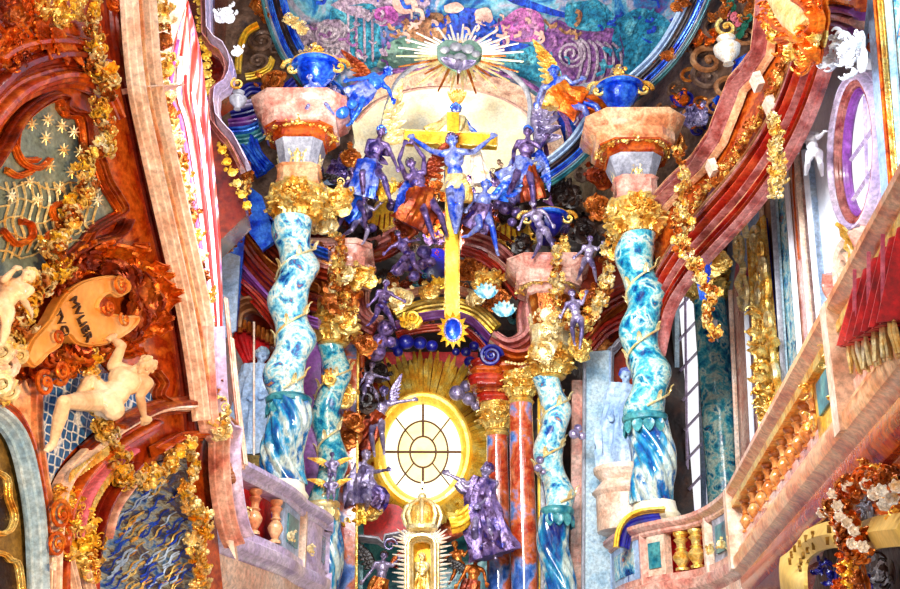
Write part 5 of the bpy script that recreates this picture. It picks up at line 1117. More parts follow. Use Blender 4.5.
# --- cartouche
t = thing('gilded_cartouche', 'large orange-gold shield with engraved lettering framed by curling acanthus leaves, left', 'cartouche', LW(80, 360, .2))
SH = [(24, 358), (30, 342), (48, 322), (62, 298), (80, 284), (104, 278), (122, 280), (126, 290), (116, 296), (108, 292), (98, 298), (94, 308), (104, 314), (124, 318), (135, 318), (130, 328), (112, 340), (90, 345), (74, 342), (66, 334), (58, 336), (56, 346), (44, 354), (32, 366)]
m = MB(); q = cr(SH+[SH[0]], 3)[:-1]; m.plate([LW(a, b, .22) for a, b in q], Ln, .1); m.build('shield', 'shield', t)
ls('shield_rim', SH+[SH[0]], 'shield', .035, .05, .2, 3, t)
FRG = [((76, 274), (-.4, -1), .3), ((84, 268), (-.2, -1), .32), ((92, 266), (0, -1), .36), ((100, 268), (.1, -1), .42), ((110, 270), (.3, -1), .42), ((120, 274), (.5, -1), .44), ((128, 280), (.8, -.8), .42), ((134, 288), (1, -.5), .46), ((138, 296), (1, -.1), .5), ((140, 304), (1, .1), .48), ((136, 312), (1, .4), .42), ((132, 322), (1, .8), .4), ((124, 332), (.6, 1), .34), ((112, 342), (.4, 1), .32), ((100, 346), (0, 1), .36), ((88, 348), (-.2, 1), .36), ((78, 350), (-.3, 1), .36), ((66, 348), (-.5, 1), .34), ((58, 354), (-.6, 1), .34), ((46, 360), (-.6, .8), .32), ((38, 368), (-.7, .8), .3), ((70, 280), (-.8, -.7), .28), ((60, 292), (-.9, -.6), .26)]
for (a, b), (dx, dy), L in FRG:
    d_ = LW(a+dx*10, b+dy*10, .1)-LW(a, b, .1)
    for k in range(3):
        m = MB(); m.leaf(LW(a-dx*4+R.uniform(-4, 4), b-dy*4+R.uniform(-4, 4), .04+.05*k), d_+V((R.uniform(-.05, .05), 0, R.uniform(-.05, .05))), Ln, L*(1-.2*k), L*.5, 1.5+.4*k, 4, .4, 9); m.build('acanthus_leaf', 'rust' if k == 2 else 'orange', t)
for a, b, r_, s_ in ((120, 286, .08, 1), (108, 308, .07, 3), (58, 338, .06, 0), (124, 320, .06, 2), (60, 372, .1, 4), (44, 384, .1, 1)):
    m = MB(); m.scroll(LW(a, b, .28), LW(a+9, b, 0)-LW(a, b, 0), (0, 0, 1), r_, .1, 1.6, s_, 20, .18); m.build('scroll', 'orange', t)
for i in range(6):
    m = MB(); m.tuft(LW(56+i*9, 368-i*4, .12), Ln, .13, 12); m.build('leaf_clump', 'orange' if i % 2 else 'bronze', t)
# engraved lettering
def lettering(txt, origin, right, up, size, mt, parent, name='lettering', depth=.012):
    cu = bpy.data.curves.new('tmp', 'FONT'); cu.body = txt; cu.size = size; cu.extrude = depth
    o = bpy.data.objects.new('tmp', cu); sc.collection.objects.link(o); dg = bpy.context.evaluated_depsgraph_get(); dg.update()
    me = bpy.data.meshes.new_from_object(o.evaluated_get(dg)); bpy.data.objects.remove(o)
    r_ = V(right).normalized(); u_ = V(up); u_ = (u_-r_*u_.dot(r_)).normalized(); n_ = r_.cross(u_); M4 = Matrix((r_, u_, n_)).transposed().to_4x4(); M4.translation = V(origin)-V(parent['_o'])
    me.transform(M4); me.materials.clear(); me.materials.append(MATS[mt]); me.name = name
    ob = bpy.data.objects.new(name, me); sc.collection.objects.link(ob); ob.parent = parent; return ob
rt = LW(81, 324, .23)-LW(70, 296, .23); up_ = LW(100, 283, .23)-LW(77, 300, .23)
lettering('MVLIER', LW(70, 299, .24), rt, up_, .12, 'ink', t); lettering('TVO', LW(54, 312, .24), rt, up_, .11, 'ink', t)
for k in range(9):
    u = k/8; p = ban
for i, (ch, row) in enumerate([(c, 0) for c in 'PETRVS APOST'] + [(c, 1) for c in 'SANCT VS ORA']):
    j = i % 12; idx = 8+j*2
    if idx+1 >= len(q1_) or ch == ' ': continue
    a, b = V((*q1_[idx], 0)), V((*q2_[idx], 0)); a2, b2 = V((*q1_[idx+1], 0)), V((*q2_[idx+1], 0)); f0 = .42 if row == 0 else .85
    c0 = lerp(a, b, f0); c1 = lerp(a2, b2, f0); off_ = .36+.06*math.sin(idx*.35)
    lettering(ch, NR(c0.x, c0.y, off_+.04), NR(c1.x, c1.y, off_)-NR(c0.x, c0.y, off_), NR(a.x, a.y, .3)-NR(b.x, b.y, .3), .085, 'inkgold', ban)
# --- lower blue panel, arch and painted wall
o = lp('blue_lattice_panel', [(34, 378), (52, 366), (90, 372), (128, 376), (148, 390), (152, 404), (130, 412), (104, 424), (84, 440), (66, 458), (52, 480), (44, 500), (38, 470), (34, 430)], 'bluelattice', .04, .1, 3, None, 'blue panel with pale crossed lattice behind the white putto, left', 'panel')
ls('frame', [(30, 380), (30, 430), (36, 480), (42, 508)], 'pinkorange', .1, .12, .05, 4, o); ls('frame', [(150, 372), (158, 384), (154, 396), (162, 404), (134, 416), (108, 428), (80, 450)], 'rust', .07, .12, .05, 4, o)
pwp = lp('painted_wall_panel', [(110, 500), (140, 470), (186, 452), (192, 520), (196, 610), (96, 610)], 'bluepaint', .03, .1, 0, None, 'blue and brown streaked painted panel behind the lower garland', 'panel')
for mt_, n_, ph_ in (('fblue', 34, 0), ('gold', 26, 1), ('bluewhite', 26, 2)):
    m = MB()
    for i in range(n_):
        x0, y0 = R.uniform(112, 182), R.uniform(486, 592); m.sweep([LW(x, y, .05) for x, y in cr([(x0-7, y0+6), (x0-1, y0+3), (x0+2, y0-4), (x0+9, y0-8)], 3)], half(R.uniform(.01, .025), .012), Ln)
    m.build('painted_strokes', mt_, pwp)
lp('trim_17', [(52, 506), (70, 470), (96, 446), (128, 424), (150, 414), (160, 430), (130, 450), (112, 490), (100, 540), (96, 610), (50, 610)], 'red', .06, .1, 3, kind='structure')
t = thing('painted_arch', 'nested orange and red marble arch bands with gilt dentils, lower left', 'arch', LW(60, 560))
for pts, mt, w in (([(44, 600), (46, 540), (54, 490), (76, 460), (108, 434), (150, 412), (186, 408)], 'creampink', .09), ([(52, 600), (54, 540), (62, 500), (84, 468), (114, 444), (148, 424)], 'orangemarble', .12), ([(66, 540), (76, 500), (98, 472), (124, 452)], 'rose', .12), ([(84, 560), (92, 520), (106, 492), (128, 466)], 'darkred', .1), ([(96, 540), (104, 512), (116, 494), (132, 474)], 'pinkmarble', .06), ([(110, 430), (150, 410), (196, 404)], 'rust', .16), ([(150, 452), (176, 438), (198, 436)], 'orangemarble', .1)): ls('band', pts, mt, w, .16, .06, 5, t)
for a, b in cr([(70, 482), (82, 474), (96, 464), (106, 458)], 5)+cr([(90, 518), (98, 500), (110, 482), (120, 472)], 5): m = MB(); m.leaf(LW(a, b, .2), (0, -.3, 1), Ln, .1, .04, .6, 0); m.build('gilt_dentil', 'gold', t)
t = thing('gilded_capital', 'yellow-gold foliate pilaster capital below the arch, lower left', 'capital', LW(75, 560, .1))
for i, (a, b, r_) in enumerate(((58, 500, .13), (66, 514, .15), (74, 520, .15), (84, 530, .14), (60, 540, .15), (74, 548, .16), (90, 556, .14), (96, 540, .1), (84, 566, .14), (70, 498, .1))):
    m = MB(); m.tuft(LW(a, b, .15), Ln, r_, 14, flowers=.2); m.build('acanthus_clump', 'yellowgold' if i % 2 else 'gold', t)
m = MB(); m.scroll(LW(60, 515, .25), LW(70, 515, 0)-LW(60, 515, 0), (0, 0, 1), .12, .1, 2, 0); m.scroll(LW(56, 545, .25), LW(66, 545, 0)-LW(56, 545, 0), (0, 0, 1), .1, .1, 2, 0); m.build('volute', 'orange', t)
o = lp('pink_pedestal', [(46, 556), (62, 552), (76, 610), (44, 610)], 'pinkorange', .12, .1, 0, None, 'pink pilaster shaft with small carved tag, bottom left', 'pilaster')
for pts in ([(62, 552), (76, 610)], [(80, 570), (92, 610)], [(46, 556), (44, 610)]): ls('edge', pts, 'creampink', .05, .1, .12, 0, o)
m = MB(); m.flower(LW(51, 566, .26), Ln, .05, 5); m.build('carved_tag', 'creampink', o)
# far left lower corner
lp('trim_18', [(-30, 410), (0, 420), (16, 440), (26, 480), (32, 540), (34, 620), (-30, 620)], 'ochrepaint', .03, .08, kind='structure')
t = thing('arched_window_surround', 'pale green-grey arch band beside a scalloped gilt-edged opening, bottom left corner', 'arch', LW(25, 580))
ls('arch_band', [(-16, 408), (0, 420), (14, 442), (24, 480), (31, 530), (34, 610)], 'paleblue', .14, .14, .08, 5, t); ls('arch_edge', [(-8, 402), (10, 418), (24, 450), (34, 500), (40, 560), (42, 610)], 'orangemarble', .08, .12, .06, 5, t)
for pts in ([(-10, 470), (4, 478), (6, 498), (12, 516), (8, 530), (0, 534), (-10, 532)], [(-10, 552), (2, 554), (8, 560), (16, 566), (18, 610), (-10, 612)]):
    m = MB(); m.plate([LW(a, b, .06) for a, b in cr(pts, 3)], Ln, .04); m.build('opening', 'umber', t); ls('gilt_edge', pts, 'gold', .04, .06, .06, 3, t)
lp('trim_19', [(10, 392), (26, 380), (34, 400), (36, 470), (44, 520), (40, 610), (32, 610), (32, 520), (24, 450)], 'pinkorange', .09, .05, kind='structure')
# ================================================================ GARLANDS AND GILT FOLIAGE OF THE ALTAR
F = lambda d: (lambda a, b, off=0.0: P(a, b, d-off))
garland('gilded garland looping between the inner right capital and the large right column capital', [(556, 250, .8), (556, 275, .9), (558, 300, 1), (566, 322, 1.1), (582, 326, 1.2), (596, 308, 1.2), (604, 284, 1.1), (606, 258, 1), (610, 236, .9), (606, 212, .9)], F(18.7), .2, ('palegold', 'gold', 'bronze'), 30, leaves=6)
garland('gilded garland falling between the large right column and the small wall column', [(676, 150, .8), (684, 178, .9), (680, 204, 1), (684, 226, 1.1), (680, 248, 1.1), (694, 266, 1), (702, 284, 1), (712, 300, 1.1), (704, 318, 1), (716, 338, .9)], F(15.9), .17, ('gold', 'bronze', 'palegold'), 28, leaves=6)
garland('gilded leaf garland dropping from the stepped red entablature, right', [(772, 118, .8), (776, 140, .9), (774, 160, 1), (778, 180, 1.1), (772, 196, .9)], F(13.4), .16, ('palegold', 'gold'), 12, leaves=6)
garland('small gilded garland over the blue window beside the left entablature', [(252, 176, .7), (246, 196, .9), (244, 216, 1), (240, 236, 1), (228, 252, .8)], F(17.6), .14, ('bronze', 'gold'), 12, leaves=5)
garland('gilded leaf chain hanging beside the inner left capital', [(336, 236, .9), (342, 252, 1), (336, 270, 1.1), (340, 290, 1), (346, 306, 1)], F(18.7), .17, ('gold', 'bronze'), 12, leaves=6)
garland('white and gold flower garland over the inscribed banner, bottom right', [(882, 476, .9), (868, 482, 1), (852, 486, 1), (838, 494, .9), (832, 506, 1), (838, 518, 1), (846, 530, 1), (850, 544, 1), (856, 556, .9)], lambda a, b, off=0: NR(a, b, off+.25), .15, ('bronze', 'orange'), 8, leaves=5)
t = thing('white_blossom_spray', 'pale cream blossoms scattered on the gold garland at the bottom right', 'flowers', NR(850, 545, .4))
for a, b in ((833, 495), (848, 488), (838, 507), (828, 512), (840, 518), (822, 514), (846, 524), (836, 530), (852, 532), (850, 545), (840, 543), (862, 548), (866, 486), (880, 492), (872, 496), (892, 500), (884, 506), (896, 488)):
    m = MB(); m.flower(NR(a, b, .5), (R.uniform(-.4, .2), -1, .1), .055, 6); m.build('blossom', 'whitegold', t)
t = thing('gilded_garland', 'gilded flower garland running along the arch at the right edge, bottom right', 'garland', NR(895, 530, .3))
for i, (a, b) in enumerate(cr([(866, 470), (882, 478), (894, 486), (900, 500), (902, 520)], 3)):
    m = MB(); m.tuft(NR(a, b, .3), NR.n, .1, 12, flowers=.5); m.build('leaf_clump', ('gold', 'bronze', 'orange')[i % 3], t)
t = thing('gilded_tassel_foliage', 'orange gilt foliage hanging below the banner flowers, bottom right', 'relief', NR(856, 600, .3))
for i, (a, b) in enumerate(((846, 560), (854, 566), (862, 574), (848, 576), (856, 584), (866, 586), (842, 586))):
    m = MB(); m.tuft(NR(a, b, .4), NR.n, .1, 12, up=(0, 0, -1)); m.build('leaf_clump', ('orange', 'yellowgold', 'bronze')[i % 3], t)
FILL = [
 (334, 200, 18.2, .3, 16, 'gold', 'gilded foliage spilling right from the large left capital'), (322, 226, 18.4, .26, 14, 'palegold', 'gilded leaf clump between the large left column and the pink cornice'),
 (330, 250, 18.9, .26, 14, 'bronze', 'brown gilt leaves above the pink block of the inner left column'), (345, 300, 18.7, .28, 18, 'bronze', 'curling gilt mask-like foliage in front of the inner left capital'),
 (362, 278, 19, .24, 14, 'gold', 'gilt curls right of the inner left capital, below the red arch'), (350, 322, 18.7, .24, 14, 'gold', 'gilt volutes at the foot of the inner left capital'),
 (366, 345, 19.2, .2, 12, 'bronze', 'gilt leaves left of the stacked purple clouds'), (400, 300, 19.8, .24, 14, 'palegold', 'gilt leaves round the putto left of the cross shaft'),
 (412, 318, 19.9, .2, 12, 'yellowgold', 'orange gilt ornament on the left end of the window arch'), (430, 292, 20.1, .2, 12, 'gold', 'gilt leaves left of the cross foot'), (440, 284, 20.1, .14, 9, 'yellowgold', 'gilt flower beside the cross shaft'),
 (470, 268, 20, .26, 16, 'bronze', 'gilt foliage right of the cross shaft under the red arch'), (486, 284, 20, .26, 16, 'gold', 'gilt leaves with blue shells right of the cross shaft'), (500, 300, 19.9, .24, 14, 'bronze', 'gilt curls above the wavy red mouldings'),
 (478, 300, 20.1, .2, 12, 'palegold', 'pale gilt curls above the orange band of the window arch'), (346, 400, 19.4, .2, 12, 'gold', 'gilt clump between the inner left column and the gold rays'), (354, 420, 19.6, .2, 12, 'bronze', 'brown gilt rosette beside the inner left column'),
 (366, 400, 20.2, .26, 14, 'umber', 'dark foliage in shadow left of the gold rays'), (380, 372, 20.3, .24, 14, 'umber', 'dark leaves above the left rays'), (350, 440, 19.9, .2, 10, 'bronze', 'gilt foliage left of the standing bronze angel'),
 (355, 520, 20, .22, 14, 'yellowgold', 'orange gold ruffled shell under the kneeling left figure'), (372, 512, 20, .2, 12, 'gold', 'gold ruffled shell edge above the red canopy'), (468, 520, 20, .2, 12, 'yellowgold', 'yellow gold shell cloud beside the kneeling right figure'),
 (560, 250, 19, .2, 12, 'gold', 'gilt leaves on top of the inner right pink block'), (578, 348, 18.8, .24, 14, 'gold', 'gilt foliage right of the inner right capital'), (546, 352, 18.9, .24, 14, 'palegold', 'gilt foliage left of the inner right capital'),
 (552, 322, 18.9, .22, 12, 'palegold', 'gilt leaves under the left corner of the inner right block'), (592, 300, 19, .22, 12, 'bronze', 'gilt leaves behind the looping garland, inner right'), (600, 210, 18.5, .3, 16, 'bronze', 'brown gilt foliage left of the large right capital'),
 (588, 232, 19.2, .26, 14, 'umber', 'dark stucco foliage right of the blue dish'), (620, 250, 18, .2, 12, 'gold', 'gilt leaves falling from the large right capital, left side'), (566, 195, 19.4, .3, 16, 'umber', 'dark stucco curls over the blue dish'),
 (600, 180, 19, .26, 14, 'rust', 'rust brown leaves left of the large right pink block'), (512, 218, 19.7, .26, 14, 'umber', 'dark foliage above the right yellow shell'), (470, 222, 19.7, .24, 14, 'rust', 'rust leaves right of the cross behind the angel legs'),
 (404, 232, 19.3, .28, 16, 'rust', 'orange brown folded drapery leaves left of the cross'), (386, 190, 18.7, .2, 16, 'yellowgold', 'yellow gilt tuft left of the arms-raised angel'), (352, 160, 18.6, .2, 12, 'bronze', 'bronze leaf tuft at the right corner of the large left block'),
 (345, 176, 18.9, .3, 16, 'purple', 'dark purple feathery clump below the large left block'), (362, 240, 19.8, .3, 14, 'umber', 'dark foliage above the left red arch'), (520, 245, 19.3, .2, 14, 'umber', 'dark clump between the right yellow shell and the pink block'),
 (275, 82, 18.6, .24, 12, 'bronze', 'brown gilt curls left of the blue urn on the left block'), (330, 96, 17.6, .22, 12, 'silver', 'silver blue leaves at the foot of the left urn'), (640, 118, 17.9, .24, 14, 'palegold', 'pale gilt foliage on top of the large right block'),
 (600, 122, 18.4, .24, 14, 'gold', 'gilt foliage at the left of the right urn'), (672, 140, 18.4, .24, 12, 'bronze', 'bronze foliage right of the large right block'), (700, 230, 16.8, .24, 12, 'bronze', 'gilt foliage between the blue panel and the right garland'),
 (694, 120, 18.0, .24, 12, 'silver', 'grey vase-like leaf clump beside the red entablature'), (330, 380, 19.1, .14, 8, 'gold', 'small gilt sprig on the inner left column'), (344, 275, 18.8, .2, 12, 'palegold', 'pale gilt leaves over the inner left capital'),
 (806, 8, 12.6, .26, 18, 'orange', 'orange gilt foliage over the violet arch mouldings, top right'), (850, 6, 12.4, .22, 14, 'gold', 'gold foliage at the top edge right of the violet mouldings'), (880, 44, 12.4, .2, 12, 'orange', 'orange gilt sprig on the pale strip, top right'),
 (238, 52, 15.2, .1, 8, 'white', 'small white stucco tuft on the lilac cornice edge, upper left'), (226, 14, 15.2, .16, 10, 'white', 'white stucco shell on the lilac cornice edge, top left'), (700, 262, 16.6, .2, 12, 'gold', 'gilt leaves at the bend of the right garland'),
 (178, 22, 11.6, .12, 10, 'orange', 'orange gilt leaves beside the tip of the striped cloth'), (240, 180, 17.8, .22, 12, 'bronze', 'gilt leaves under the left entablature'), (716, 262, 16.4, .22, 14, 'gold', 'gilt foliage around the small wall column capital')]
for a, b, dd_, r_, n_f, mt, lab in FILL:
    m = MB(); c_ = P(a, b, dd_); t = thing('carved_ornament' if mt in ('umber', 'white', 'silver', 'purple') else 'gilded_ornament', lab, 'relief', P(a, b+r_*40, dd_))
    r_ *= 1.15
    for g in range(5):
        m = MB(); q = V((R.uniform(-.5, .5)*r_, -R.uniform(0, .2)*r_, R.uniform(-.5, .5)*r_)); m.tuft(c_+q, (R.uniform(-.3, .3), -1, R.uniform(-.2, .3)), r_*.75, max(4, n_f//3), flowers=.12); m.build('leaf_clump', mt, t)
    if mt not in ('white',):
        m = MB(); m.scroll(c_+V((0, -.15*r_, 0)), (R.choice((-1, 1)), 0, .2), (0, 0, 1), r_*.7, .1, 1.5, R.random()*6, 18, .17); m.build('scroll', mt, t)
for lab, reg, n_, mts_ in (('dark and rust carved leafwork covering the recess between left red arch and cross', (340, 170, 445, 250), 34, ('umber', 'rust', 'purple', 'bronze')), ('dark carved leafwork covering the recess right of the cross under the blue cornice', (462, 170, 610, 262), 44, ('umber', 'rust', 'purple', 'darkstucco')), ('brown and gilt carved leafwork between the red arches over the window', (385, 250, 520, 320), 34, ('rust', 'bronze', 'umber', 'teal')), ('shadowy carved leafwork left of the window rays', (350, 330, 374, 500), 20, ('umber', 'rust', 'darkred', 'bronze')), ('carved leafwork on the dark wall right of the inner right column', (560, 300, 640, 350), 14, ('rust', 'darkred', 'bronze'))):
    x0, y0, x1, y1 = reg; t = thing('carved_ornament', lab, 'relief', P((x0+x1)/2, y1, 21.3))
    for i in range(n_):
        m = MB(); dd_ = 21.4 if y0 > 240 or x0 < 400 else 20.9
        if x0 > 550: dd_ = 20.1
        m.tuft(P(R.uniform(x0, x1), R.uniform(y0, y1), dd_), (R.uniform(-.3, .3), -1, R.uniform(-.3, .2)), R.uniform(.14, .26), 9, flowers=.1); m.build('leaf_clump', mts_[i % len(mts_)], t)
# blue shells near the red arch
for a, b, lab in ((486, 292, 'small pale blue shell among gilt curls, upper of the pair above the window arch'), (504, 310, 'small pale blue shell among gilt curls, lower of the pair above the window arch')):
    m = MB()
    for k in range(7): m.leaf(P(a, b+5, 19.5), (math.sin(-1.2+.4*k), -.3, math.cos(-1.2+.4*k)), N0, .26, .1, .5, 0)
    solo(m, 'stucco_shell', 'bluecol', lab, 'shell')
# ---------------------------------------------------------------- urns
def urn(label, a, b, d, r, mt, lid=True):
    c = P(a, b, d); t = thing('blue_urn', label, 'urn', c - V((0, 0, r*1.2)))
    MB().lathe(c.x, c.y, [(r*.45, c.z-r*1.2), (r*.5, c.z-r*1.1), (r*.25, c.z-r*.9), (r*.7, c.z-r*.5), (r*1.0, c.z), (r*1.02, c.z+r*.2), (r*.9, c.z+r*.4)], 28).build('bowl', mt, t)
    MB().lathe(c.x, c.y, [(r*1.2, c.z+r*.28), (r*1.28, c.z+r*.36), (r*1.28, c.z+r*.48), (r*1.1, c.z+r*.55)], 28).build('rim', 'blue', t)
    MB().lathe(c.x, c.y, [(r*1.24, c.z+r*.44), (r*1.33, c.z+r*.5), (r*1.24, c.z+r*.56)], 28).build('gilt_band', 'gold', t)
    if lid: m = MB(); m.lathe(c.x, c.y, [(r*.9, c.z+r*.5), (r*.4, c.z+r*.75), (r*.2, c.z+r*.95), (r*.25, c.z+r*1.1)], 20); m.build('lid', mt, t); m = MB(); m.tuft(c+V((0, -.05, r*1.35)), N0, r*.45, 12, flowers=.5); m.build('finial', 'gold', t)
    for s_ in (-1, 1): m = MB(); m.scroll(c+V((s_*r*1.2, -.1, r*.2)), (s_, 0, 0), (0, 0, 1), r*.5, .1, 1.3, 0, 18, .2); m.build('handle', 'gold', t)
    for k in range(7): q = -PI*.9+k*PI*.8/6; m = MB(); m.leaf((c.x+r*.5*math.cos(q), c.y+r*.5*math.sin(q), c.z-r*.6), (math.cos(q)*.5, math.sin(q)*.5, 1), (math.cos(q), math.sin(q), 0), r*.6, r*.3, .5, 0); m.build('leaf', 'silver', t)
urn('dark blue urn with silver leaves standing on the large left block', 316, 74, 17.4, .33, 'blue')
urn('blue urn with gold band standing on the large right block', 620, 96, 17.6, .32, 'blue')
urn('shallow blue dish with gold rim above the inner right block', 547, 224, 19.0, .3, 'navy', False)
# ---------------------------------------------------------------- clouds
def clouds(label, items, d, mt='silver'):
    t = thing('stucco_cloud', label, 'cloud', P(items[0][0], items[0][1]+8, d))
    for a, b, r_ in items: m = MB(); r2 = r_*mpp(d); m.ball(P(a, b, d-R.uniform(0, .15)), (r2, r2*.8, r2*.95), 18, 12); m.build('puff', mt, t)
clouds('three stacked silvery purple cloud balls left of the window arch', [(386, 328, 9), (380, 342, 9), (376, 352, 10), (390, 342, 6), (370, 350, 7)], 19.6, 'purple')
clouds('purple cloud balls at the left of the cross shaft, below the orange drapery', [(408, 264, 9), (424, 252, 8), (422, 264, 6), (398, 270, 7), (414, 276, 6), (430, 262, 6)], 19.4, 'purple')
clouds('lilac cloud balls at the upper right of the gold rays', [(457, 393, 8), (469, 399, 7), (466, 386, 6), (476, 406, 5), (480, 392, 5)], 20.6, 'silver')
clouds('dark blue curled clouds in a row under the left of the window arch', [(394, 344, 7), (406, 342, 8), (420, 343, 7), (432, 346, 6), (398, 352, 5)], 20.6, 'navy')
clouds('dark blue curled clouds under the right of the window arch', [(466, 352, 5), (474, 346, 5), (470, 362, 6), (480, 370, 4), (456, 352, 4)], 20.6, 'navy')
clouds('bright blue glossy globes right of the left urn', [(342, 112, 8), (352, 104, 6), (332, 100, 6)], 17.3, 'blue')
clouds('dark purple clouds under the blue seated angel', [(392, 206, 6), (366, 214, 7), (352, 222, 6), (340, 212, 6), (372, 228, 5)], 19.4, 'purple')
clouds('purple clouds right of the cross at the hanging putto', [(506, 208, 8), (516, 212, 6), (498, 204, 6), (512, 222, 5)], 19.2, 'purple')
clouds('dark clouds in the curve of the right red arch', [(528, 252, 6), (536, 258, 6), (526, 262, 5), (518, 256, 5)], 19.4, 'umber')
clouds('silver cloud wisps at the small angel right of the column', [(578, 428, 4), (574, 434, 5), (582, 436, 4)], 18.8)
clouds('silver cloud puffs left of the narrower right column', [(540, 460, 4), (538, 468, 4), (543, 472, 3)], 18.9)
# ================================================================ STATUES
figure('crucified_figure', 'blue-silver crucified figure with gold loincloth on the yellow cross', 18.2, dict(head=(452, 141), neck=(453, 150), pel=(456, 182), eL=(431, 151, .1), hL=(414, 139, .15), eR=(474, 152, .1), hR=(491, 138, .15), kL=(451, 204, -.2), fL=(454, 226, .1), kR=(460, 204, -.2), fR=(457, 228, .1)), 1.62, 'bluesilver', clothes=[dict(p=[(456, 176), (456, 184), (455, 192)], r=(.17, .22), m='palegold', f=7, a=.12, n='loincloth'), dict(p=[(464, 180, -.1), (468, 190, -.1), (467, 202, -.1)], r=(.05, .08), m='gold', f=5, n='cloth_end')], hair='purple', look=(.1, -1, -.5))
figure('god_the_father_statue', 'blue-haired bearded figure in gold robe leaning over the top of the cross', 18.9, dict(head=(456, 110), neck=(456, 119), pel=(454, 146), eL=(442, 130), hL=(432, 134), eR=(470, 128), hR=(478, 134)), 1.5, 'bluesilver', clothes=[dict(p=[(456, 118), (452, 132), (442, 150, .2)], r=(.2, .42), m='palegold', f=8, n='robe'), dict(p=[(452, 122), (438, 128), (428, 134)], r=(.1, .14), m='gold', f=6, n='sleeve')], hair='blue', look=(0, -1, -.4))
m = MB()
for k in range(7): m.leaf(P(457, 104, 18.85), (math.sin(-.6+.2*k), 0, math.cos(-.6+.2*k)), N0, .3, .09, .2, 0)
solo(m, 'gilded_flame', 'gold', 'small gold flame above the blue-haired figure, below the dove glory', 'flame')
figure('seated_angel', 'blue-violet seated angel with head bowed, on the purple clouds left of the cross', 18.5, dict(head=(381, 132), neck=(379, 141), pel=(371, 166), eL=(366, 152), hL=(378, 164, -.2), eR=(391, 153), hR=(397, 167, -.2), kL=(362, 174, -.4), fL=(364, 200, -.2), kR=(384, 178, -.5), fR=(390, 200, -.3)), 1.35, 'purple', clothes=[dict(p=[(368, 164, -.05), (366, 178, -.2), (362, 196, -.1)], r=(.2, .22), m='bluesilver', f=8)], wings=[((374, 144, .15), (360, 190, .2)), ((386, 146, .15), (392, 104, .2), 'palegold')], hair='blue', look=(.5, -1, -.6))
figure('arms_raised_angel', 'brown-violet angel lifting both arms to the left end of the cross beam', 18.3, dict(head=(411, 164), neck=(414, 173), pel=(424, 198), eL=(399, 160), hL=(404, 145), eR=(424, 158), hR=(414, 144), kL=(426, 216, -.2), fL=(434, 240), kR=(440, 214, -.2), fR=(446, 232, .1)), 1.35, 'purple', clothes=[dict(p=[(422, 190), (420, 206), (410, 226, .1)], r=(.2, .3), m='rust', f=8, a=.3)], wings=[((424, 176, .15), (444, 148, .2), 'rust'), ((410, 178, .15), (398, 204, .2), 'bluesilver')], hair='umber', look=(-.2, -1, 0))
figure('kneeling_angel', 'blue angel with trailing leg just right of the cross shaft', 18.4, dict(head=(486, 186), neck=(484, 194), pel=(482, 212), eL=(474, 200), hL=(468, 208, -.1), eR=(496, 198), hR=(502, 190, -.1), kL=(480, 226, -.2), fL=(468, 236), kR=(492, 226, -.1), fR=(497, 252, .1)), 1.3, 'bluesilver', clothes=[dict(p=[(476, 150, .2), (478, 166, .1), (482, 184, .1)], r=(.08, .16), m='whitegold', f=6), dict(p=[(482, 206), (480, 216), (474, 230, .1)], r=(.16, .22), m='purple', f=7)], wings=[((492, 196, .1), (520, 176, .2), 'blue')], hair='blue', look=(-.4, -1, 0))
figure('standing_angel', 'dark blue angel with tall pale wing at the right end of the cross beam', 18.6, dict(head=(528, 132), neck=(528, 141), pel=(524, 166), eL=(514, 150), hL=(513, 164, -.1), eR=(540, 148), hR=(546, 138), kL=(514, 182, -.3), fL=(506, 198), kR=(532, 186, -.2), fR=(534, 206)), 1.35, 'purple', clothes=[dict(p=[(524, 160), (518, 174), (504, 186, .1)], r=(.18, .26), m='bluesilver', f=8), dict(p=[(526, 168), (530, 182), (534, 200, .1)], r=(.16, .2), m='rust', f=8)], wings=[((536, 144, .15), (542, 96, .25), 'silver'), ((540, 150, .15), (548, 176, .25), 'bluesilver')], hair='blue', look=(-.6, -1, -.2))
figure('hanging_putto', 'purple chubby putto hanging below the standing angel, right of the cross', 18.6, dict(head=(533, 204), neck=(534, 211), pel=(542, 230), eL=(524, 216), hL=(520, 226), eR=(546, 214), hR=(552, 224), kL=(540, 244, -.15), fL=(534, 256), kR=(552, 244, -.15), fR=(558, 258)), .95, 'silver', chubby=1.3, hair='purple')
figure('flying_angel', 'flying angel in gold drapery with grey wings before the painted purple volute', 18.0, dict(head=(554, 72), neck=(556, 80), pel=(572, 100), eL=(542, 88), hL=(538, 102), eR=(572, 84), hR=(580, 80), kL=(584, 108, -.2), fL=(590, 122), kR=(596, 106, -.1), fR=(604, 120)), 1.4, 'bluesilver', clothes=[dict(p=[(556, 88), (566, 98), (582, 106)], r=(.2, .26), m='orange', f=8, a=.3), dict(p=[(574, 98), (590, 104), (608, 104, .1)], r=(.12, .18), m='orange', f=7, a=.3), dict(p=[(556, 88), (552, 98), (550, 108)], r=(.1, .14), m='gold', f=6)], wings=[((568, 90, .1), (604, 88, .3), 'grey'), ((560, 84, .15), (546, 56, .3), 'gold')], hair='blue', look=(-.8, -1, 0))
figure('reclining_angel', 'glossy blue angel with brown wing leaning out right of the left urn', 17.8, dict(head=(387, 72), neck=(381, 79), pel=(362, 92), eL=(366, 78, -.1), hL=(350, 80, -.2), eR=(388, 88), hR=(392, 98), kL=(350, 102, -.2), fL=(352, 120), kR=(360, 108, -.1), fR=(350, 124)), 1.25, 'blue', clothes=[dict(p=[(370, 86), (360, 94), (348, 100)], r=(.17, .22), m='bluesilver', f=8)], wings=[((374, 84, .15), (356, 62, .25), 'rust')], hair='bluesilver', look=(.6, -1, 0))
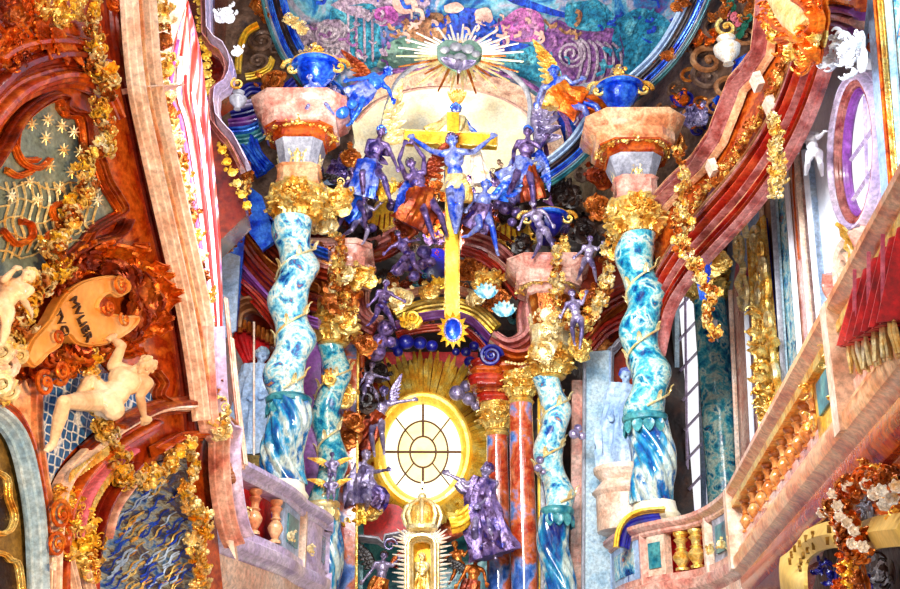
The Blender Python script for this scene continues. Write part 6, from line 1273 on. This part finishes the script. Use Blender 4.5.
figure('urn_putto', 'pale blue putto clinging to the front of the left urn', 17.1, dict(head=(310, 78), neck=(311, 84), pel=(316, 98), eL=(302, 90), hL=(300, 98), eR=(322, 88), hR=(328, 82), kL=(308, 106, -.15), fL=(304, 112), kR=(326, 104, -.15), fR=(332, 112)), .75, 'bluesilver', chubby=1.3, hair='silver')
figure('seated_angel', 'dark violet angel with spread legs under the corner of the large left block', 18.6, dict(head=(352, 172), neck=(353, 180), pel=(354, 200), eL=(342, 190), hL=(338, 202), eR=(366, 188), hR=(374, 196), kL=(344, 212, -.3), fL=(338, 228), kR=(364, 212, -.3), fR=(366, 230)), 1.15, 'purple', clothes=[dict(p=[(354, 198), (352, 208), (346, 218, .1)], r=(.16, .2), m='blue', f=7)], wings=[((346, 184, .15), (330, 176, .2), 'umber'), ((360, 182, .1), (366, 160, .2), 'purple')], hair='umber', look=(.3, -1, -.3))
figure('tumbling_putto', 'silver violet putto with bent knee left of the yellow shell panel', 18.7, dict(head=(366, 198), neck=(365, 205), pel=(360, 220), eL=(354, 210), hL=(350, 218), eR=(374, 210), hR=(380, 204), kL=(352, 230, -.15), fL=(342, 236), kR=(368, 230, -.15), fR=(364, 242)), .85, 'silver', chubby=1.3, hair='purple')
figure('leaning_putto', 'violet putto bending over the gilt leaves left of the cross, below the red arch', 19.0, dict(head=(386, 284), neck=(385, 291), pel=(382, 306), eL=(376, 298), hL=(370, 304), eR=(394, 296), hR=(402, 300), kL=(376, 316, -.15), fL=(370, 324), kR=(390, 316, -.15), fR=(394, 326)), .85, 'purple', chubby=1.35, hair='silver', look=(.2, -1, -.5))
figure('climbing_putto', 'lilac putto hanging in front of the pink block of the inner right column', 18.3, dict(head=(572, 294), neck=(573, 301), pel=(577, 318), eL=(566, 306), hL=(562, 314), eR=(582, 304), hR=(586, 294), kL=(572, 328, -.15), fL=(574, 342), kR=(582, 330, -.1), fR=(580, 346)), .9, 'silver', chubby=1.25, hair='purple')
figure('bronze_angel', 'angel with orange drapery at the upper left edge of the glowing window', 20.3, dict(head=(384, 392), neck=(383, 400), pel=(378, 420), eL=(374, 408), hL=(368, 414), eR=(398, 402), hR=(412, 400), kL=(371, 434, -.2), fL=(374, 452), kR=(382, 434, -.2), fR=(384, 450)), 1.2, 'silver', clothes=[dict(p=[(378, 412), (370, 424), (356, 446, .1)], r=(.15, .26), m='rust', f=8, a=.3)], wings=[((376, 402, .1), (354, 400, .2), 'orange'), ((390, 402, .15), (396, 384, .2), 'silver')], hair='purple', look=(.5, -1, -.2))
figure('kneeling_saint', 'kneeling silver-robed figure with curly hair at the lower left of the window', 20.0, dict(head=(366, 456), neck=(364, 464), pel=(356, 488), eL=(352, 474), hL=(362, 482, -.2), eR=(374, 472), hR=(386, 470, -.2), kL=(350, 500, -.3), fL=(344, 510), kR=(368, 500, -.3), fR=(366, 512)), 1.25, 'silver', clothes=[dict(p=[(362, 466), (358, 482), (360, 506)], r=(.2, .34), f=10, a=.25, m='silver'), dict(p=[(372, 490, -.1), (380, 496, -.1), (374, 508, -.1)], r=(.12, .16), m='purple', f=7)], hair='silver', look=(.8, -1, .2))
figure('kneeling_saint', 'violet-robed figure stretching one arm toward the window, lower right of the rays', 19.4, dict(head=(487, 470), neck=(485, 479), pel=(482, 508), eL=(468, 484), hL=(450, 475), eR=(492, 494), hR=(480, 504, -.2), kL=(474, 530, -.2), fL=(478, 552), kR=(490, 530, -.2), fR=(494, 552)), 1.5, 'silver', clothes=[dict(p=[(485, 480), (480, 500), (486, 528), (494, 556)], r=(.2, .36), f=10, a=.25, m='purple'), dict(p=[(478, 484), (466, 488), (458, 482)], r=(.12, .09), f=6, m='silver', n='sleeve'), dict(p=[(472, 508, -.1), (462, 520, -.1), (450, 524, -.1)], r=(.1, .16), m='yellowgold', f=7, n='cloth_end')], hair='purple', look=(-1, -.7, .3))
figure('small_angel', 'silver angel with dark wing and gold skirt below the red canopy', 19.9, dict(head=(384, 556), neck=(383, 562), pel=(381, 580), eL=(372, 570), hL=(364, 580), eR=(392, 566), hR=(398, 560), kL=(376, 596), fL=(372, 612), kR=(388, 596), fR=(388, 612)), 1.0, 'silver', clothes=[dict(p=[(381, 578), (378, 590), (376, 606)], r=(.13, .22), m='bronze', f=8)], wings=[((376, 566, .1), (360, 546, .2), 'umber'), ((390, 566, .1), (402, 552, .2), 'rust')], hair='umber')
figure('small_angel', 'bronze angel with pale arms at the lower right of the rayed tabernacle', 19.6, dict(head=(476, 560), neck=(475, 566), pel=(472, 584), eL=(464, 574), hL=(458, 584), eR=(484, 572), hR=(486, 582), kL=(468, 598), fL=(464, 612), kR=(478, 598), fR=(478, 612)), 1.0, 'bronze', clothes=[dict(p=[(472, 580), (470, 592), (468, 606)], r=(.13, .2), m='rust', f=8)], wings=[((466, 568, .1), (448, 560, .2), 'umber')], hair='rust')
figure('small_putto', 'brown-gold putto beside the tabernacle rays under the yellow shell cloud', 19.8, dict(head=(455, 545), neck=(456, 551), pel=(459, 564), eL=(448, 556), hL=(442, 562), eR=(464, 556), hR=(468, 550), kL=(454, 574), fL=(450, 582), kR=(464, 574), fR=(466, 584)), .8, 'bronze', chubby=1.2, hair='rust')
for a, b, lab in ((332, 455, 'silver putto head with gold wings on the inner left column, upper of the pair'), (331, 476, 'silver putto head with gold wings on the inner left column, lower of the pair')):
    figure('winged_cherub', lab, 18.9, dict(head=(a, b), neck=(a, b+6), pel=(a, b+14), eL=(a-7, b+9), hL=(a-3, b+13), eR=(a+7, b+9), hR=(a+3, b+13), kL=(a-3, b+19), fL=(a-3, b+23), kR=(a+3, b+19), fR=(a+3, b+23)), .55, 'silver', chubby=1.4, wings=[((a-3, b+8, .05), (a-16, b+4, .1), 'gold'), ((a+3, b+8, .05), (a+14, b+4, .1), 'gold')], hair='purple')
figure('niche_statue', 'pale blue robed statue standing in the dark niche left of the large left column', 18.9, dict(head=(262, 356), neck=(260, 366), pel=(256, 398), eL=(246, 380), hL=(250, 394, -.2), eR=(272, 380), hR=(264, 392, -.2), kL=(252, 424), fL=(252, 450), kR=(262, 424), fR=(262, 450)), 1.75, 'bluewhite', clothes=[dict(p=[(259, 366), (257, 390), (256, 420), (256, 458)], r=(.26, .44), f=11, a=.16, m='bluewhite')], hair='paleblue', look=(.3, -1, -.2))
m = MB()
for k in range(5): m.ball(P(252+k*.01, 470, 18.9), .01)
m = MB(); m.lathe(P(254, 478, 18.9).x, 18.9, [(.2, zat(488, 18.9)), (.4, zat(474, 18.9)), (.46, zat(462, 18.9))], 20); solo(m, 'bracket', 'ochrepaint', 'ochre gold console under the pale blue niche statue, left', 'console')
m = MB(); m.tube([P(254, 322, 18.5), P(254, 470, 18.5)], .018, 6); solo(m, 'staff', 'creampink', 'thin pale rod rising in front of the blue niche statue', 'rod')
t = thing('red_drapery', 'bright red draped cloth under a brown canopy behind the blue niche statue', 'drapery', P(250, 366, 19.3))
for i in range(5):
    m = MB(); robe(m, [P(238+i*5, 322+i*3, 19.3), P(242+i*5, 340+i*2, 19.2), P(250+i*2.4, 362, 19.15)], [.06, .13, .08], 5, .25, flat=.8); m.build('fold', 'redcloth', t)
m = MB(); m.sweep(px([(236, 330), (240, 314), (256, 308), (276, 322), (288, 344)], 19.1, 5), half(.22, .5), N0); m.build('canopy', 'brownstone', t)
for i in range(9): m = MB(); m.tube([P(240+i*4.6, 320+abs(i-1)*2, 19), P(240+i*4.6, 330+abs(i-1)*2.5, 19)], [.03, .05], 8); m.build('tassel', 'bronze', t)
figure('niche_statue', 'grey-blue robed statue with white wing in the red niche left of the large right column', 19.0, dict(head=(626, 376), neck=(626, 385), pel=(622, 416), eL=(614, 398), hL=(612, 414, -.2), eR=(636, 398), hR=(634, 412, -.2), kL=(618, 440), fL=(616, 462), kR=(628, 440), fR=(628, 462)), 1.65, 'bluewhite', clothes=[dict(p=[(625, 386), (622, 410), (620, 440), (624, 468)], r=(.24, .42), f=11, a=.2, m='bluewhite')], wings=[((618, 396, .1), (607, 440, .2), 'white')], hair='bluesilver', look=(-.3, -1, -.3))
m = MB(); c_ = P(626, 476, 19.0); m.lathe(c_.x, c_.y, [(.5, c_.z-.9), (.5, c_.z-.35), (.56, c_.z-.28), (.4, c_.z-.1), (.52, c_.z+.05), (.52, c_.z+.12)], 20); solo(m, 'statue_pedestal', 'creampink', 'cream and brown pedestal under the right niche statue', 'pedestal')
t = thing('pedestal_hood', 'tall curved blue and gold edged base behind the parapet at the large right column foot', 'column base', P(640, 545, 17.5))
m = MB(); m.sweep(px([(616, 548), (619, 530), (628, 518), (642, 512), (664, 510)], 17.1, 5), half(.09, .14), N0); m.build('gilt_arch', 'yellowgold', t)
m = MB(); m.sweep(px([(622, 548), (626, 532), (636, 524), (660, 520)], 17.1, 5), half(.2, .1), N0); m.build('blue_arch', 'navy', t)
# near figures on the left pier
def LWo(p): return LW(p[0], p[1], .3+(p[2] if len(p) > 2 else 0))
figure('white_putto', 'large cream-white flying putto looking right, under the gilded cartouche', 9.5, dict(head=(145, 366, .25), neck=(133, 371, .15), pel=(108, 402, .05), eL=(122, 346, .1), hL=(114, 340, .0), eR=(140, 396, .25), hR=(144, 416, .2), kL=(64, 402, .14), fL=(53, 444, 0), kR=(92, 378, -.1), fR=(78, 396, -.1)), 1.12, 'flesh', chubby=1.45, clothes=[dict(p=[(118, 394, .0), (108, 400, .02), (98, 408, .0)], r=(.1, .12), f=7, a=.15, m='cream', n='waistcloth')], hair='flesh', look=(.9, -.6, -.15), at=LWo, vox=.006, turn=.0)
figure('white_putto', 'partly hidden white putto among gilt leaves at the left picture edge', 9, dict(head=(28, 276, .15), neck=(18, 282, .1), pel=(2, 306, .05), eL=(4, 280, .1), hL=(14, 270, .1), eR=(22, 298, .15), hR=(30, 310, .1), kL=(-12, 322, .1), fL=(-20, 340, .1), kR=(6, 326, .1), fR=(2, 344, .1)), .85, 'flesh', chubby=1.3, hair='palegold', look=(.8, -.7, .1), at=LWo, vox=.007)
t = thing('stucco_shell', 'round cream and pink shell discs at the left edge below the white putto', 'shell', LW(5, 400, .2))
for a, b, r_ in ((2, 352, .1), (6, 366, .11), (2, 384, .1), (20, 356, .07), (10, 392, .08)): m = MB(); m.scroll(LW(a, b, .3), (1, .3, 0), (0, 0, 1), r_, .1, 1.8, 1, 20, .3); m.ball(LW(a, b, .2), (r_, .04, r_), 14, 8); m.build('disc', 'creampink' if b % 4 else 'palegold', t)
# white stucco figures and gilt beast, right
def RWo(p): return RW(p[0], p[1], .5+(p[2] if len(p) > 2 else 0))
figure('white_putto', 'small white stucco putto perched at the left edge of the white pier, right', 12, dict(head=(806, 126), neck=(808, 133), pel=(814, 152), eL=(800, 140), hL=(798, 150), eR=(818, 138), hR=(824, 132), kL=(808, 162, .1), fL=(806, 174), kR=(820, 162, .1), fR=(822, 174)), .85, 'white', chubby=1.3, hair='white', at=RWo)
t = thing('white_stucco_shell', 'bright white stucco shell and bow on top of the white pier under the violet mouldings', 'shell', RW(845, 58, .7))
for i, (a, b) in enumerate(((838, 52), (845, 48), (852, 50), (846, 56), (858, 44), (860, 60))): m = MB(); m.tuft(RW(a, b, .8), RW.n, .22, 9, flowers=.3); m.build('leaf_clump', 'white', t)
t = thing('gilded_creature', 'cream and gold winged creature sprawling over the red entablature, top right', 'statue', RW(800, 60, 1))
m = MB(); bb = [(790, -10), (797, 8), (806, 22), (812, 32)]; m.tube([RW(a, b, 1.1) for a, b in cr(bb, 5)], [.3-.008*i for i in range(16)], 14); m.build('body', 'palegold', t)
for i, (a, b) in enumerate(((786, 22), (790, 36), (800, 40), (812, 40), (820, 34), (822, 20), (808, 48), (816, 50), (780, 28), (774, 20), (806, -4), (820, 4))): m = MB(); m.tuft(RW(a, b, 1.1), RW.n, .26, 12); m.build('gilt_leaf_clump', 'orange' if i % 2 else 'gold', t)
for pts in ([(776, 18), (786, 28), (796, 30), (806, 38)], [(786, 40), (800, 38), (812, 44), (820, 56)], [(804, 0), (816, 8), (824, 22), (818, 32)]): m = MB(); m.sweep([RW(a, b, 1.15) for a, b in cr(pts, 5)], half(.14, .16), RW.n); m.build('gilt_scroll', 'orange', t)
for a, b, lab in ((727, 50, 'cream stucco vase with curling handle at the entablature corner, upper right'), (238, 100, 'small grey-green stucco vase on the lilac cornice step, upper left')):
    d_ = 16.6 if a > 400 else 15.2; c = P(a, b, d_); r_ = .22 if a > 400 else .13; t = thing('stucco_vase', lab, 'vase', c-V((0, 0, r_)))
    MB().lathe(c.x, c.y, [(r_*.4, c.z-r_*1.2), (r_*.3, c.z-r_), (r_*.9, c.z-r_*.3), (r_, c.z+r_*.2), (r_*.5, c.z+r_*.7), (r_*.7, c.z+r_*1)], 20).build('body', 'whitegold' if a > 400 else 'grey', t)
    m = MB(); m.scroll(c+V((0, -.1, r_*1.6)), (1, 0, 0), (0, 0, 1), r_*.8, .1, 1.3, 2, 18, .18); m.build('handle', 'gold', t)

t = thing('painted_drapery_relief', 'blue and violet draped stucco folds beside the large left block, upper left', 'relief', P(255, 130, 18.9))
for i, (mt, pts) in enumerate((('navy', [(232, 118), (256, 112), (280, 96), (294, 84)]), ('violet', [(230, 126), (256, 122), (276, 108), (290, 96)]), ('blue', [(228, 134), (250, 132), (268, 122), (280, 112)]), ('lilac', [(240, 108), (262, 104), (282, 90)]), ('teal', [(236, 142), (252, 140), (264, 134)]), ('blue', [(244, 150), (252, 160), (262, 176)]), ('blue', [(252, 140), (258, 156), (270, 170)]), ('navy', [(240, 98), (250, 90), (262, 90)]))):
    m = MB(); m.sweep(px(pts, 18.9, 5), half(.2, .22), N0); m.build('fold', mt, t)
figure('hanging_putto', 'dark violet putto crouching in shadow left of the orange drapery, over the cloud balls', 18.9, dict(head=(398, 234), neck=(400, 241), pel=(408, 254), eL=(392, 246), hL=(386, 252), eR=(408, 242), hR=(416, 240), kL=(400, 262, -.15), fL=(394, 270), kR=(414, 264, -.15), fR=(420, 272)), .85, 'purple', chubby=1.35, hair='umber')
figure('seated_putto', 'small violet putto above the gold rays at the left edge of the recess', 20.2, dict(head=(372, 366), neck=(371, 373), pel=(368, 386), eL=(364, 378), hL=(360, 384), eR=(378, 376), hR=(386, 378), kL=(364, 394, -.15), fL=(362, 404), kR=(376, 394, -.15), fR=(378, 404)), .8, 'silver', chubby=1.3, hair='purple')
figure('seated_putto', 'silver violet putto sitting on the right corner of the inner right pink block', 18.7, dict(head=(590, 240), neck=(590, 246), pel=(588, 259), eL=(582, 251), hL=(576, 256), eR=(597, 250), hR=(602, 244), kL=(582, 268, -.2), fL=(578, 278), kR=(594, 268, -.2), fR=(596, 280)), .8, 'silver', chubby=1.3, hair='purple')
for o in bpy.data.objects:
    if '_o' in o: del o['_o']
